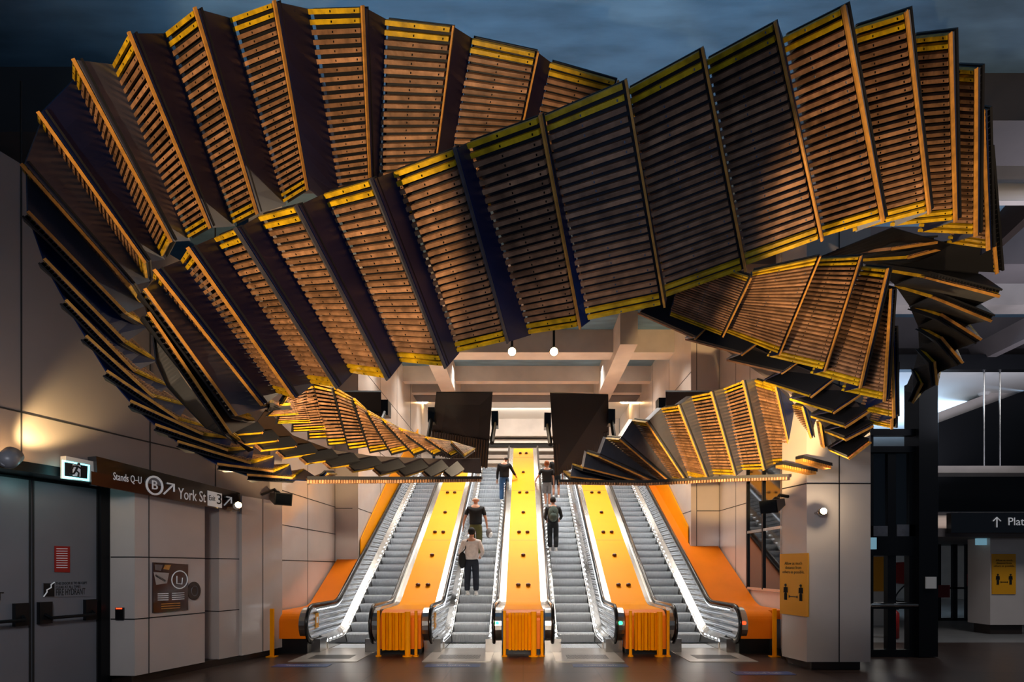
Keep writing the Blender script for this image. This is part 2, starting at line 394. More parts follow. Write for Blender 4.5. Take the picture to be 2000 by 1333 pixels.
# big beams top left and on the right
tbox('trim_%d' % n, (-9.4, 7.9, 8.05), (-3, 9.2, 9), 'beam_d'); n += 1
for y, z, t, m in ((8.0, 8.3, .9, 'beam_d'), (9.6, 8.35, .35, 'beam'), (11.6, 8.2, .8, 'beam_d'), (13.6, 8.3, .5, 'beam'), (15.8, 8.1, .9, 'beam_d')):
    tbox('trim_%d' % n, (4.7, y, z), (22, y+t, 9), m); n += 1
mb = MB(); a = P(1905, 460, 12); b = P(2060, 300, 9.5)
mb.slab([a, b, b+Vector((.2, 0, -.45)), a+Vector((.2, 0, -.45))], (.25, .3, 0), 'plinth'); struct(mb.build('trim_%d' % n)); n += 1
mb = MB(); a = P(1890, 680, 14.5); b = P(2060, 590, 12)
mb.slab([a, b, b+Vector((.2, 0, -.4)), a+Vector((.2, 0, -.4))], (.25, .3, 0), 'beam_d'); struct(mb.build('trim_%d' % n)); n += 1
# duct pipe along the right ceiling
mb = MB(); mb.tube([(6.9, 9.3, 8.15), (22, 9.3, 8.15)], .13, 'white', 12); tag(mb.build('ceiling_pipe', smooth=True), 'pale round pipe running under the ceiling at upper right', 'pipe')
mb = MB(); p = P(112, 300, 9.8); mb.tube([(p.x, p.y, 4), (p.x, p.y, 8.6)], .16, 'white', 14); mb.ball((p.x, p.y, 8.6), .16, 'white')
tag(mb.build('drain_pipe', smooth=True), 'pale vertical pipe behind the sculpture at upper left', 'pipe')

# ------------------------------------------------------------------ right hall
HY = 14.3
tbox('ceiling', (8.0, HY, 6.86), (26, 30, 6.95), 'white')
tbox('trim_%d' % n, (7.4, HY-.2, 6.86), (26, HY, 7.25), 'dark'); n += 1
tbox('wall_right', (5.8, 30, 0), (30, 30.2, 9), 'beam')
tbox('wall_right', (24, 9, 0), (24.2, 30, 9), 'beam')
# sloping stair soffit crossing the blue ceiling, dark sheet in place of the unlit void below
mb = MB(); a = P(1833, 806, 16); b = P(2060, 720, 16)
mb.slab([a, b, b-Z*.55, a-Z*.55], (0, .8, 0), 'beam'); struct(mb.build('trim_%d' % n)); n += 1
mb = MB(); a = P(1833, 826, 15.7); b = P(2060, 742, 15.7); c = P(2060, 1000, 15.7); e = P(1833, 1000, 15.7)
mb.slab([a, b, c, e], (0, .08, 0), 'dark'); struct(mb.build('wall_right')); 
mb = MB(); a = P(1832, 915, 14); mb.box((a.x, 14, a.z-.12), (18, 14.6, a.z+.06), 'beam'); struct(mb.build('trim_%d' % n)); n += 1
for px in (1922, 1953):
    a = P(px, 914, 14.3); mb = MB(); mb.tube([a, (a.x, a.y, 6.86)], .018, 'steel', 8)
    tag(mb.build('suspension_rod'), 'thin steel rod, %s of the two holding the hanging beam on the right' % ('left' if px < 1930 else 'right'), 'rod')
# wide far hall
mb = MB(); mb.box((8.1, 13.2, 2.98), (24, 18.6, 3.05), 'beam_d'); struct(mb.build('ceiling'))
# ------------------------------------------------------------------ the hanging sculpture of old escalator treads
LEN, WID = 1.58, .62
def ray(px, py): return Vector(((px-CX)/F, 1, (HZ-py)/F))
def at_length(p, px, py, L, sign=1, capk=0):
    "the point on the sight line of (px, py) that lies L away from p (the far or the near one)"
    r = ray(px, py); c = Vector((0, 0, H)); q = p-c
    t0 = q.dot(r)/r.dot(r); foot = r*t0; dist = (q-foot).length
    if capk: L = min(L, capk*dist)
    dt = math.sqrt(max(0, L*L-dist*dist)/r.dot(r)) if L > dist else 0
    return c+r*(t0+sign*dt)
sculpture = empty('hanging_sculpture', (0, 4.5, 5), 'huge twisting looped sculpture of old wooden escalator treads hung above the escalators', 'sculpture')
NTREAD = [0]
def tread(R_t, R_b, L_t, L_b, flip=False, rail='rail', bolts='bolt', n=26, yellow=2, rail_w=.012):
    "one slatted step: R is the railed edge, L the far edge; slats run between them"
    NTREAD[0] += 1
    v = (L_t+L_b)/2-(R_t+R_b)/2; u = R_b-R_t
    nrm = u.cross(v).normalized()
    if nrm.dot(Vector((0, 0, H))-R_t) < 0: nrm = -nrm
    if flip: nrm = -nrm
    def q(a, b, h=0): return R_t.lerp(R_b, a).lerp(L_t.lerp(L_b, a), b)+nrm*h
    br, yt, yb = MB(), MB(), MB()
    def bar(mb, a0, a1, b0, b1, h0, h1, m):
        mb.hexa([q(a0,b0,h0), q(a1,b0,h0), q(a1,b1,h0), q(a0,b1,h0)], [q(a0,b0,h1), q(a1,b0,h1), q(a1,b1,h1), q(a0,b1,h1)], m)
    rnd = random.Random(NTREAD[0])
    for i in range(n):
        a0 = i/n; a1 = (i+.52)/n; mb, m = (yt, 'ywood') if i < yellow else (yb, 'ywood') if i >= n-yellow else (br, 'wood')
        bar(br, i/n, (i+1)/n, 0, .97, -.05, -.032, 'back')
        bar(mb, (a0+a1)/2-.08/n, (a0+a1)/2+.08/n, .04, .96, -.032, -.002, 'back')
        bar(mb, a0, a1, .04, 1.0+rnd.uniform(-.012, .012), -.002, .03, m)
        am = (a0+a1)/2
        for bv in (.12, .55):
            if bolts == 'bolt_l' and rnd.random() < .45: continue
            bar(mb, am-.11/n, am+.11/n, bv-.008, bv+.008, .03, .034, bolts)
    t = br.build('tread', sculpture)
    for y_ in (yt, yb): y_.build('yellow_end', t)['label'] = 'yellow painted end slats'
    rl = MB()
    if rail:
        bar(rl, -.008, 1.0, -rail_w/WID, .008, .006, .034, rail)
        rl.build('edge_rail', t)
    return t
def riser(a, b, c, d, m='riser'):
    mb = MB(); n = (b-a).cross(d-a).normalized()*.012
    for i in range(8):
        f, h = i/8, (i+1)/8
        mb.slab([a.lerp(b, f), a.lerp(b, h), d.lerp(c, h), d.lerp(c, f)], n, m)
    return mb.build('riser_panel', sculpture)
def chain(rows, sgn=1, lsgn=1, wid=WID, mats=None, rails=None, caps=False):
    prev = None
    for k, (rt, rb, lt, lb, d, *ex) in enumerate(rows):
        ex = ex[0] if ex else {}
        R_t = P(rt[0], rt[1], d); R_b = at_length(R_t, rb[0], rb[1], ex.get('len', LEN), ex.get('s', sgn), ex.get('k', 1.18))
        L_t = at_length(R_t, lt[0], lt[1], wid, ex.get('ls', lsgn)); L_b = at_length(R_b, lb[0], lb[1], wid, ex.get('ls', lsgn))
        tread(R_t, R_b, L_t, L_b, ex.get('flip', False), ex.get('rail', 'rail'), ex.get('bolts', 'bolt'), ex.get('n', 26), ex.get('y', 2))
        if prev and not ex.get('norise'):
            riser(prev[0], prev[1], L_b, L_t, ex.get('m', 'riser'))
            if ex.get('cap'):
                a = prev[0]; b = L_t; off = Vector((0, .34, .1))
                mb = MB(); mb.slab([a, b, b+off, a+off], (0, 0, -.012), 'riser_l'); mb.build('riser_cap', sculpture)
        prev = (R_t, R_b)
g = {'rail': 'rail_grey'}
bl = {'bolts': 'bolt_l'}
L_ = lambda **k: k
# left side strand climbing the wall side, then running over the top to the right
chain([
 ((621,941),(639,924),(626,938),(657,924), 7.5), ((599,940),(621,936),(606,938),(639,924), 7.3),
 ((483,931),(572,937),(495,937),(596,919), 6.9), ((425,910),(534,924),(440,916),(567,910), 6.6),
 ((347,866),(490,908),(365,878),(536,895), 6.3), ((303,833),(445,883),(315,845),(495,878), 6.05),
 ((254,787),(396,852),(262,797),(453,859), 5.8), ((207,728),(347,822),(212,738),(402,838), 5.6),
 ((166,659),(298,779),(170,668),(362,796), 5.4), ((126,589),(261,728),(130,600),(326,757), 5.2),
 ((84,509),(242,671),(88,520),(303,707), 5.0), ((52,417),(243,614),(56,428),(287,640), 4.8),
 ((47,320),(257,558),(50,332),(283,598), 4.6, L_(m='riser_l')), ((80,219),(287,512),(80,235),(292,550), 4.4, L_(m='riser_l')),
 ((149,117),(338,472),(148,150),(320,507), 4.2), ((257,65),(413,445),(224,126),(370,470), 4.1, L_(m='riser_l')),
 ((385,17),(505,417),(324,65),(457,442), 4.1), ((539,3),(603,371),(450,35),(557,400), 4.2),
 ((711,14),(728,415),(602,17),(673,425), 4.35), ((886,52),(838,425),(753,37),(735,440), 4.55),
 ((1050,102),(985,410),(921,74),(860,430), 4.8), ((1206,158),(1110,430),(1075,121),(1005,430), 5.1),
 ((1330,260),(1240,430),(1215,200),(1150,380), 5.35), ((1400,380),(1330,560),(1310,300),(1240,480), 5.5),
 ((1467,541),(1412,656),(1340,500),(1309,616), 5.45, bl), ((1601,501),(1522,692),(1467,530),(1416,648), 5.35, bl),
 ((1683,500),(1612,724),(1601,505),(1499,697), 5.4), ((1736,525),(1682,757),(1683,520),(1585,731), 5.5),
 ((1743,565),(1730,783),(1722,560),(1646,765), 5.8), ((1745,640),(1749,816),(1733,640),(1682,802), 6.2),
 ((1748,710),(1745,838),(1738,705),(1698,828), 6.6),], 1, 1)
# front strand, from the lower left sweeping to the upper right and curling down
chain([
 ((287,614),(448,850),(283,622),(470,866), 4.9), ((280,568),(459,814),(277,578),(497,826), 4.7, L_(m='plinth')),
 ((307,527),(515,791),(304,540),(524,796), 4.5, L_(m='riser_l')), ((372,484),(577,778),(357,507),(545,768), 4.3),
 ((464,446),(661,757),(421,463),(612,750), 4.15, g), ((582,402),(759,740),(506,422),(688,729), 4.0, g),
 ((728,350),(872,717),(633,378),(784,708), 3.9, g), ((890,290),(993,668),(768,336),(895,690), 3.8, g),
 ((1057,226),(1134,640),(910,280),(1035,655), 3.7), ((1222,158),(1297,598),(1059,228),(1150,628), 3.62, bl),
 ((1372,95),(1456,528),(1224,175),(1300,584), 3.62, bl), ((1515,44),(1606,468),(1377,118),(1456,522), 3.68, bl),
 ((1650,12),(1727,430),(1526,74),(1606,466), 3.78, bl), ((1773,21),(1817,414),(1662,56),(1671,454), 3.95),
 ((1860,63),(1869,431),(1778,72),(1743,444), 4.2), ((1911,133),(1909,459),(1862,130),(1797,455), 4.5),
 ((1925,215),(1934,487),(1911,212),(1854,476), 4.9), ((1930,290),(1951,533),(1920,288),(1891,513), 5.35),
 ((1953,575),(1800,536),(1909,544),(1707,522), 5.9, L_(flip=True, m='back')), ((1938,624),(1822,577),(1904,598),(1747,556), 6.4, L_(flip=True, m='back')),
 ((1913,666),(1835,617),(1888,634),(1776,598), 6.9, L_(flip=True, m='back')), ((1877,711),(1835,661),(1865,684),(1793,638), 7.3, L_(flip=True, m='back')),
 ((1827,753),(1822,707),(1833,728),(1795,680), 7.7, L_(flip=True, m='back')), ((1780,787),(1799,748),(1795,770),(1785,720), 8.0, L_(flip=True, m='back')),
], 1, 1)
# dark undersides seen through the loop on the right
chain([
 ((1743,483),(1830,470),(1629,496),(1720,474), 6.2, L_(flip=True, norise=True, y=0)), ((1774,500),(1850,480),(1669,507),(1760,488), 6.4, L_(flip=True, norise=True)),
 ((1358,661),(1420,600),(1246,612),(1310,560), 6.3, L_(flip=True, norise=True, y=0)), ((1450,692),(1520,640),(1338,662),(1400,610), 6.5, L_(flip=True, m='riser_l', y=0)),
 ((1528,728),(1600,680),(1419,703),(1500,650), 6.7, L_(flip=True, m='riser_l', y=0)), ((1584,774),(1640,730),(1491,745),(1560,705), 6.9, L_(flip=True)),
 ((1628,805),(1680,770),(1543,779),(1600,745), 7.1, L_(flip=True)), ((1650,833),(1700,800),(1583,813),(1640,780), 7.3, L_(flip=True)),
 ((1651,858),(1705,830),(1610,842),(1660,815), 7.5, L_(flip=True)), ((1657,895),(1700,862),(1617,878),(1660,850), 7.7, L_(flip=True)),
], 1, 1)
# right lower strand fanning out over the escalators
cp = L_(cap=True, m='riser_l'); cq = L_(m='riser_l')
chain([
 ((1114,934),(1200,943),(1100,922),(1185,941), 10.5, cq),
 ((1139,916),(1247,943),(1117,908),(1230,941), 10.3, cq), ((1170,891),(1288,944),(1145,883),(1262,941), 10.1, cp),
 ((1211,857),(1314,945),(1183,855),(1292,941), 9.9, cp), ((1264,824),(1344,945),(1235,820),(1317,938), 9.7, cp),
 ((1326,792),(1384,940),(1292,797),(1345,930), 9.5, cp), ((1390,766),(1437,930),(1351,774),(1394,928), 9.3, cp),
 ((1452,744),(1493,919),(1414,759),(1450,920), 9.1, cp), ((1516,755),(1550,905),(1474,741),(1511,909), 8.9, cp),
 ((1569,794),(1594,886),(1549,790),(1572,892), 8.7), ((1604,824),(1612,875),(1597,822),(1600,868), 8.5),
], 1, 1)
# lower left strand seen from beneath
tops = [(548,790),(562,768),(582,757),(598,750),(612,746),(652,757),(690,779),(716,803),(746,820),(778,838),(830,855),(880,864),(905,872),(925,876),(940,880)]
bars = [((520,795),(570,792)),((523,814),(582,812)),((542,829),(606,828)),((573,845),(636,842)),((605,859),(668,856)),((643,872),(704,866)),
 ((683,880),(741,871)),((725,885),(779,875)),((767,888),(819,874)),((810,888),(855,871)),((849,889),(887,871)),((882,891),(912,876)),((908,893),(929,878))]
rows = []
for k, (lb, rb) in enumerate(bars):
    lt = (tops[k-1] if k else (526, 786))
    rows.append((tops[k], rb, lt, lb, 6.6+.3*k, L_(norise=True, ls=-1, rail=None, n=17)))
chain(rows, 1, -1)
row2 = [((448,850),(514,845)),((475,868),(544,861)),((511,880),(579,873)),((554,895),(619,886)),((598,906),(660,897)),((645,915),(702,905)),
 ((690,922),(746,912)),((742,929),(791,917)),((788,933),(836,917)),((839,936),(875,918)),((879,937),(905,921))]
rows = []
for k, (a, b) in enumerate(row2):
    rows.append(((b[0]-14, b[1]-16), b, (a[0]-14, a[1]-12), a, 7.6+.27*k, L_(norise=True, flip=True, s=-1, n=34, y=1)))
chain(rows, -1, -1)
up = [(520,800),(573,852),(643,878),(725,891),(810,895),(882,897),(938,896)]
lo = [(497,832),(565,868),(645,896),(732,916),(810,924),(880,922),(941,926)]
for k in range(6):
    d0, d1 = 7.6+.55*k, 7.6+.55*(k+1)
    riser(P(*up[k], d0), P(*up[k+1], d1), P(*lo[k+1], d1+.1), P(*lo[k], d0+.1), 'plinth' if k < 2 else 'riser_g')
# dark sheets closing the inside of the right hand curl and the belly below it
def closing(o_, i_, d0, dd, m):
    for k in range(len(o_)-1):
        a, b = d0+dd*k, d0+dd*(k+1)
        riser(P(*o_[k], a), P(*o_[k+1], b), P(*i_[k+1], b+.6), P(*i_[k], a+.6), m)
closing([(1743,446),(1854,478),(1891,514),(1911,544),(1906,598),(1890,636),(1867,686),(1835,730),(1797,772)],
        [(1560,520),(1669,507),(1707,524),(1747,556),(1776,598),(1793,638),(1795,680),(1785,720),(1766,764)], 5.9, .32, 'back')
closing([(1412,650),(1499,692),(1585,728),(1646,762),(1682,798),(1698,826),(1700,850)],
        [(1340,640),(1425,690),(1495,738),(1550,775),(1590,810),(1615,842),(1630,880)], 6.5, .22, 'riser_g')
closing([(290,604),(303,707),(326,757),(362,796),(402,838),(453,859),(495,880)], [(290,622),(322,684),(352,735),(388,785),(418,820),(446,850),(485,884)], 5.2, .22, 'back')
# toothed combs along the underside
def comb(pa, pb, da, db, n, m='wood'):
    a, b = P(*pa, da), P(*pb, db); mb = MB(); u = (b-a)
    t = Vector((0, .25, .03))
    mb.slab([a, b, b+t, a+t], (0, 0, .05), 'back')
    for i in range(n):
        s0 = a+u*(i/n); s1 = a+u*((i+.5)/n)
        mb.slab([s0, s1, s1+t, s0+t], (0, 0, -.045), m)
    mb.build('comb_strip', sculpture)
comb((600,938),(770,938), 7.2, 8.4, 34); comb((770,938),(940,936), 8.4, 9.8, 34)
comb((1092,942),(1262,944), 10.6, 9.9, 34); comb((1262,944),(1420,936), 9.9, 9.2, 30); comb((1420,936),(1540,932), 9.2, 8.8, 22)
comb((1529,908),(1597,922), 8.8, 8.3, 14, 'rail'); comb((1569,896),(1626,911), 8.6, 8.2, 14, 'rail')
# ------------------------------------------------------------------ escalators
M['redled'] = mat('red_light', (255, 40, 20), .5, emit=(255, 50, 20), estr=5)
M['greenled'] = mat('green_light', (40, 255, 120), .5, emit=(40, 255, 130), estr=6)
M['plate'] = mat('landing_plate_metal', (176, 168, 160), .3, .5, .06, 3)
Y0, TY = 12.4, 22.4
T30 = math.tan(math.radians(30))
def pz(y): return 0 if y <= Y0-.25 else ((y-Y0+.25)**2*T30 if y < Y0+.25 else (y-Y0)*T30)   # smooth foot of the slope
def prof(y0=10.9, y1=TY):
    ys = [y0, Y0-.25]+[Y0-.25+.5*k/5 for k in range(1, 6)]+[y1]
    return [(y, pz(y)) for y in ys if y0 <= y <= y1]
def strip(mb, x0, x1, h0, h1, y0, y1, m):
    "ribbon of solid following the slope between heights h0..h1 and x0..x1"
    pr = prof(y0, y1)
    for (ya, za), (yb, zb) in zip(pr, pr[1:]):
        mb.hexa([(x0, ya, za+h0), (x1, ya, za+h0), (x1, ya, za+h1), (x0, ya, za+h1)], [(x0, yb, zb+h0), (x1, yb, zb+h0), (x1, yb, zb+h1), (x0, yb, zb+h1)], m)
def sloped(mb, xa, ha, xb, hb, y0, y1, m, t=.012):
    pr = prof(y0, y1)
    for (ya, za), (yb, zb) in zip(pr, pr[1:]):
        mb.hexa([(xa, ya, za+ha), (xb, ya, za+hb), (xb, ya, za+hb-t), (xa, ya, za+ha-t)], [(xa, yb, zb+ha), (xb, yb, zb+hb), (xb, yb, zb+hb-t), (xa, yb, zb+ha-t)], m)
R_H = .38
def newel_path(x, top=.95, yc=10.95, r=R_H):
    pts = [(x, TY, pz(TY)+top)]
    for y, z in reversed(prof(yc, TY)[:-1]): pts.append((x, y, z+top))
    cz = top-r
    for k in range(1, 10):
        a = math.pi/2+math.pi*k/10; pts.append((x, yc+r*.85*math.cos(a), cz+r*math.sin(a)))
    pts.append((x, yc+.35, top-2*r))
    return pts
step = MB()
w = .42; run, rise = .346, .2
pr = [(0, 0)]+[(-.04*math.sin(math.pi*k/6)*.6+.0, -rise*k/6) for k in range(1, 7)]
tops_ = [(run, 0), (0, 0)]
prof_s = [(run+.02, 0), (0, 0), (-.006, -.03), (.03, -.09), (.07, -.15), (.10, -.205), (run+.02, -.205)]
step.hexa([(-w, y, z) for y, z in prof_s], [(w, y, z) for y, z in prof_s], 'step')
step_me = None
cx_list = [(-3.63, 'far left escalator, empty, beside the left orange cladding'), (-1.21, 'escalator left of the middle with three riders on it'),
           (1.21, 'escalator right of the middle with the backpack rider on it'), (3.63, 'far right escalator, empty, beside the right panelled wall')]
for ci, (cx, lab) in enumerate(cx_list):
    e = empty('escalator', (cx, 11.6, 0), lab, 'escalator', 'four parallel escalators')
    k = 0
    ys = Y0-.35
    while True:
        y = ys+run*k; z = rise*(k-0)
        if y > TY-.3: break
        if step_me is None: so = step.build('step', e); step_me = so.data; 
        else:
            so = bpy.data.objects.new('step', step_me); C.objects.link(so); so.parent = e; so.matrix_parent_inverse = Matrix.Translation(-e.location)
        so.location = (cx, y, z+.0); k += 1
    mb = MB(); mb.box((cx-.42, 11.45, .0), (cx+.42, Y0-.33, .012), 'step'); mb.build('comb_plate', e)
    mb = MB(); mb.box((cx-.62, 9.8, .0), (cx+.62, 11.45, .008), 'plate')
    for i in range(34):
        x = cx-.38+i*.76/33; mb.box((x-.005, 10.1, .008), (x+.005, 10.55, .011), 'dark')
    mb.build('landing_plate', e)
    for s in (-1, 1):
        mb = MB(); strip(mb, cx+s*.43, cx+s*.445, -.25, .16, 11.3, TY, 'steel'); mb.build('skirt', e)
        mb = MB(); sloped(mb, cx+s*.445, .16, cx+s*.585, .30, 11.3, TY, 'steel'); mb.build('inner_deck', e)
        # side panel with rounded newel end
        mb = MB(); strip(mb, cx+s*.585, cx+s*.60, .28, .90, 10.95, TY, 'ripple')
        c = [(10.95+.31*math.cos(math.pi/2+math.pi*k/12), .59+.31*math.sin(math.pi/2+math.pi*k/12)) for k in range(13)]
        mb.hexa([(cx+s*.585, y, z) for y, z in c], [(cx+s*.60, y, z) for y, z in c], 'ripple')
        mb.build('side_panel', e)
        mb = MB(); pts = newel_path(cx+s*.625)
        pr_ = [Vector(p) for p in pts]
        mb.tube(pr_, .034, 'rubber', 8); mb.build('handrail', e, True)
        mb = MB(); strip(mb, cx+s*.605, cx+s*.70, .86, .90, 10.95, TY, 'steel')
        c = [(10.97+.33*math.cos(math.pi/2+math.pi*k/12), .57+.34*math.sin(math.pi/2+math.pi*k/12)) for k in range(13)]
        mb.hexa([(cx+s*.605, y, z) for y, z in c], [(cx+s*.78, y, z) for y, z in c], 'steel')
        mb.box((cx+min(s*.45, s*.78), 10.9, .0), (cx+max(s*.45, s*.78), 11.3, .27), 'steel')
        mb.build('newel', e)
        led = MB()
        for i in range(56):
            y = 11.35+i*.225
            if y > TY-.3: break
            z = pz(y)+.20; x = cx+s*.47
            led.box((x-.012, y-.016, z-.008), (x+.012, y+.016, z+.012), 'led')
        led.ball((cx+s*.47, 11.3, .18), .028, 'led', 8, 6)
        strip(led, cx+s*.465, cx+s*.475, .175, .193, 11.3, TY, 'steel'); led.build('guide_light_strip', e)
        nk = {(-1.21, 1): 'greenled', (1.21, 1): 'greenled', (3.63, 1): 'redled'}.get((cx, s))
        if nk:
            mb = MB(); mb.tube([(cx+s*.70, 10.62, .62), (cx+s*.70, 10.655, .62)], .035, nk, 12); mb.build('signal_light', e)
        if (cx, s) in ((-3.63, -1), (-1.21, -1)):
            mb = MB(); x = cx+s*.583; mb.box((min(x, x+.008), 11.0, .48), (max(x, x+.008), 11.16, .78), 'poster_y'); mb.box((min(x, x+.011), 11.04, .58), (max(x, x+.011), 11.12, .70), 'sign_w'); mb.build('side_sticker', e)
        led = MB(); strip(led, cx+s*.583, cx+s*.589, .835, .85, 11.1, TY, 'led'); led.build('light_strip', e)
# ------------------------------------------------------------------ orange decks between the escalators
for cx, lab in ((-2.42, 'yellow orange deck between the two left escalators'), (0, 'yellow orange middle deck between the two central escalators'), (2.42, 'yellow orange deck between the two right escalators')):
    e = empty('divider_deck', (cx, 11.3, 0), lab, 'escalator divider')
    mb = MB(); strip(mb, cx-.40, cx+.40, .80, .86, 11.0, TY, 'orange')
    for y in (15.2, 18.4, 21.4): strip(mb, cx-.40, cx+.40, .8605, .8635, y, y+.02, 'orange_d')
    mb.build('deck_panel', e)
    mb = MB(); strip(mb, cx-.52, cx-.40, .83, .87, 11.0, TY, 'steel'); strip(mb, cx+.40, cx+.52, .83, .87, 11.0, TY, 'steel'); mb.build('deck_edge', e)
    mb = MB()
    c = [(11.0, .80)]+[(11.0-.30*math.sin(math.pi/2*k/6), .66+.20*math.cos(math.pi/2*k/6)) for k in range(7)]+[(10.7, .10), (11.0, .10)]
    mb.hexa([(cx-.40, y, z) for y, z in c], [(cx+.40, y, z) for y, z in c], 'orange_d'); mb.build('front_end', e)  # deeper orange paints in the weaker light on the front
    mb = MB(); mb.box((cx-.40, 10.72, 0), (cx+.40, 11.4, .1), 'dark'); mb.build('plinth', e)
    st = 0
    for y in (13.1, 14.4, 15.6, 16.8, 18.2, 19.9, 21.8):
        for x in ((-.12, .12) if st % 2 == 0 else (0,)):
            mb = MB(); mb.ball((cx+x, y, pz(y)+.89), (.06, .06, .045), 'stud', 10, 6); mb.box((cx+x-.03, y-.02, pz(y)+.85), (cx+x+.03, y+.06, pz(y)+.9), 'stud'); mb.build('stopper_knob', e)
        st += 1
    # folding barrier parked in front
    b = empty('folding_barrier', (cx, 10.45, 0), {-2.42: 'orange folding barrier parked before the left divider deck', 0: 'orange folding barrier parked before the middle divider deck', 2.42: 'orange folding barrier parked before the right divider deck'}[cx], 'barrier', 'folding barriers')
    for i in range(7):
        x = cx-.28+i*.062; mb = MB(); dy = .05*(i % 2)
        mb.hexa([(x, 10.38+dy, .12), (x+.05, 10.42-dy*.6, .12), (x+.05, 10.52-dy*.6, .12), (x, 10.48+dy, .12)], [(x, 10.38+dy, .84), (x+.05, 10.42-dy*.6, .84), (x+.05, 10.52-dy*.6, .84), (x, 10.48+dy, .84)], 'orange'); mb.build('barrier_panel', b)
    for x, r, h in ((-.36, .03, .88), (.20, .055, .86), (.36, .03, .88)):
        mb = MB(); mb.tube([(cx+x, 10.42, 0), (cx+x, 10.42, h)], r, 'orange', 12); mb.tube([(cx+x, 10.42, 0), (cx+x, 10.42, .02)], r*1.8, 'orange', 12); mb.build('barrier_post', b)
# upper landing
mb = MB(); mb.box((-4.35, TY, pz(TY)-.3), (4.62, 27.1, pz(TY)), 'plate'); struct(mb.build('floor'))
# outer orange claddings
for s, lab in ((-1, 'orange cladding beside the far left escalator'), (1, 'orange cladding beside the far right escalator')):
    x0 = s*4.30
    x1 = -4.9 if s < 0 else 5.36; x2 = -4.34 if s < 0 else 4.6
    yb = 14.28 if s < 0 else 14.93
    e = empty('orange_cladding', (x0, 11.3, 0), lab, 'escalator cladding')
    mb = MB(); strip(mb, *sorted((x0, x1)), .66, .84, 11.0, yb, 'orange_d')
    strip(mb, *sorted((x0, s*4.33 if s < 0 else x2)), .66, .84, yb, TY, 'orange_d')
    mb.build('deck_panel', e)
    # tall inclined side sheet rising to the wall
    mb = MB()
    c = [(11.0, .84)]+[(11.0-.28*math.sin(math.pi/2*k/6), .64+.20*math.cos(math.pi/2*k/6)) for k in range(7)]+[(10.72, .30), (11.0, .30)]
    xx = sorted((x0, s*4.95)); mb.hexa([(xx[0], y, z) for y, z in c], [(xx[1], y, z) for y, z in c], 'orange_d'); mb.build('front_end', e)
    mb = MB(); strip(mb, *sorted((s*4.20, s*4.33)), .86, .90, 11.0, TY, 'steel'); mb.build('deck_edge', e)
    mb = MB(); mb.box((min(x0, s*4.9), 10.8, 0), (max(x0, s*4.9), 11.4, .3), 'dark'); mb.build('plinth', e)
    px = s*4.80
    mb = MB(); mb.box((px-.035, 10.35, 0), (px+.035, 10.39, .92), 'orange'); mb.box((px-.09, 10.3, 0), (px+.09, 10.44, .015), 'orange')
    tag(mb.build('barrier_post'), 'single orange barrier post before the %s cladding' % ('left' if s < 0 else 'right'), 'post')
# orange triangle sheets on the wall above the cladding
mb = MB(); mb.slab([(-4.33, 14.4, pz(14.4)+.8), (-4.33, 22.3, pz(22.3)+.8), (-4.33, 22.3, pz(22.3)+1.7), (-4.33, 17.6, pz(17.6)+1.7), (-4.33, 14.4, pz(14.4)+1.3)], (.02, 0, 0), 'orange')
tag(mb.build('wall_sheet'), 'orange sheet along the upper left wall beside the escalator', 'cladding')
mb = MB(); mb.slab([(4.60, 15.1, pz(15.1)+.8), (4.60, 22.3, pz(22.3)+.8), (4.60, 22.3, pz(22.3)+1.7), (4.60, 18.2, pz(18.2)+1.7), (4.60, 15.1, pz(15.1)+1.3)], (-.02, 0, 0), 'orange')
tag(mb.build('wall_sheet'), 'orange sheet along the upper right wall beside the escalator', 'cladding')
# ------------------------------------------------------------------ signs and fixtures on the left
def plate(name, pts, off, th, m, parent=None):
    ps = [LW(x, y, off) for x, y in pts]; mb = MB(); mb.slab(ps, LN*th, m); return mb.build(name, parent)
base = LW(310, 970, .0)
sg = empty('wayfinding_sign', base, 'long black and brown direction sign to York St over the left doors', 'sign')
plate('sign_board', [(171,893),(455,964),(455,1000),(174,948)], .02, .16, 'sign', sg)
plate('sign_band', [(232,932),(452,980),(452,999),(178,947),(178,921)], .185, .004, 'sign_b', sg)
o = .194
def wtext(body, px, py, size, px2, name='sign_lettering', m='sign_w', parent=None, align='LEFT'):
    return text(name, body, LW(px, py, o), LX, Z, size, m, parent or sg, .002, align, None, spx(px2, o)-spx(px, o))
wtext('Stands Q–U', 221, 931, .15, 276)
def arrow(px, py, s, parent, m='sign_w'):
    c = LW(px, py, o+.003); mb = MB()
    mb.tube([c-LX*s-Z*s, c+LX*s+Z*s], s*.16, m, 6); mb.tube([c-LX*s*.35+Z*s, c+LX*s+Z*s, c+LX*s-Z*s*.35], s*.16, m, 6)
    mb.build('arrow', parent)
c = LW(302, 949, o); mb = MB()
ring = [c+LX*.125*math.cos(t*math.pi/12)+Z*.13*math.sin(t*math.pi/12) for t in range(25)]
mb.tube(ring, .016, 'sign_w', 6); mb.build('letter_ring', sg)
mb = MB(); mb.slab([c+LX*.115*math.cos(t*math.pi/12)+Z*.12*math.sin(t*math.pi/12)-LN*.01 for t in range(24)], LN*.004, 'door'); mb.build('letter_disc', sg)
text('sign_lettering', 'B', c, LX, Z, .19, 'sign_w', sg, .004)
arrow(330, 956, .085, sg)
wtext('York St', 348, 965, .25, 402)
plate('exit_box', [(405,958.5),(433,965),(433,993),(405,988)], .186, .005, 'sign_w', sg)
wtext('Exit', 408, 973, .12, 420, m='ink'); wtext('3', 422, 976, .24, 431, m='ink')
arrow(445, 980, .075, sg)
ex = empty('exit_sign', LW(145, 918, .2), 'lit green exit sign with running figure at the left end of the sign', 'sign')
plate('housing', [(118,892),(178,904),(176,943),(118,935)], .02, .10, 'white', ex)
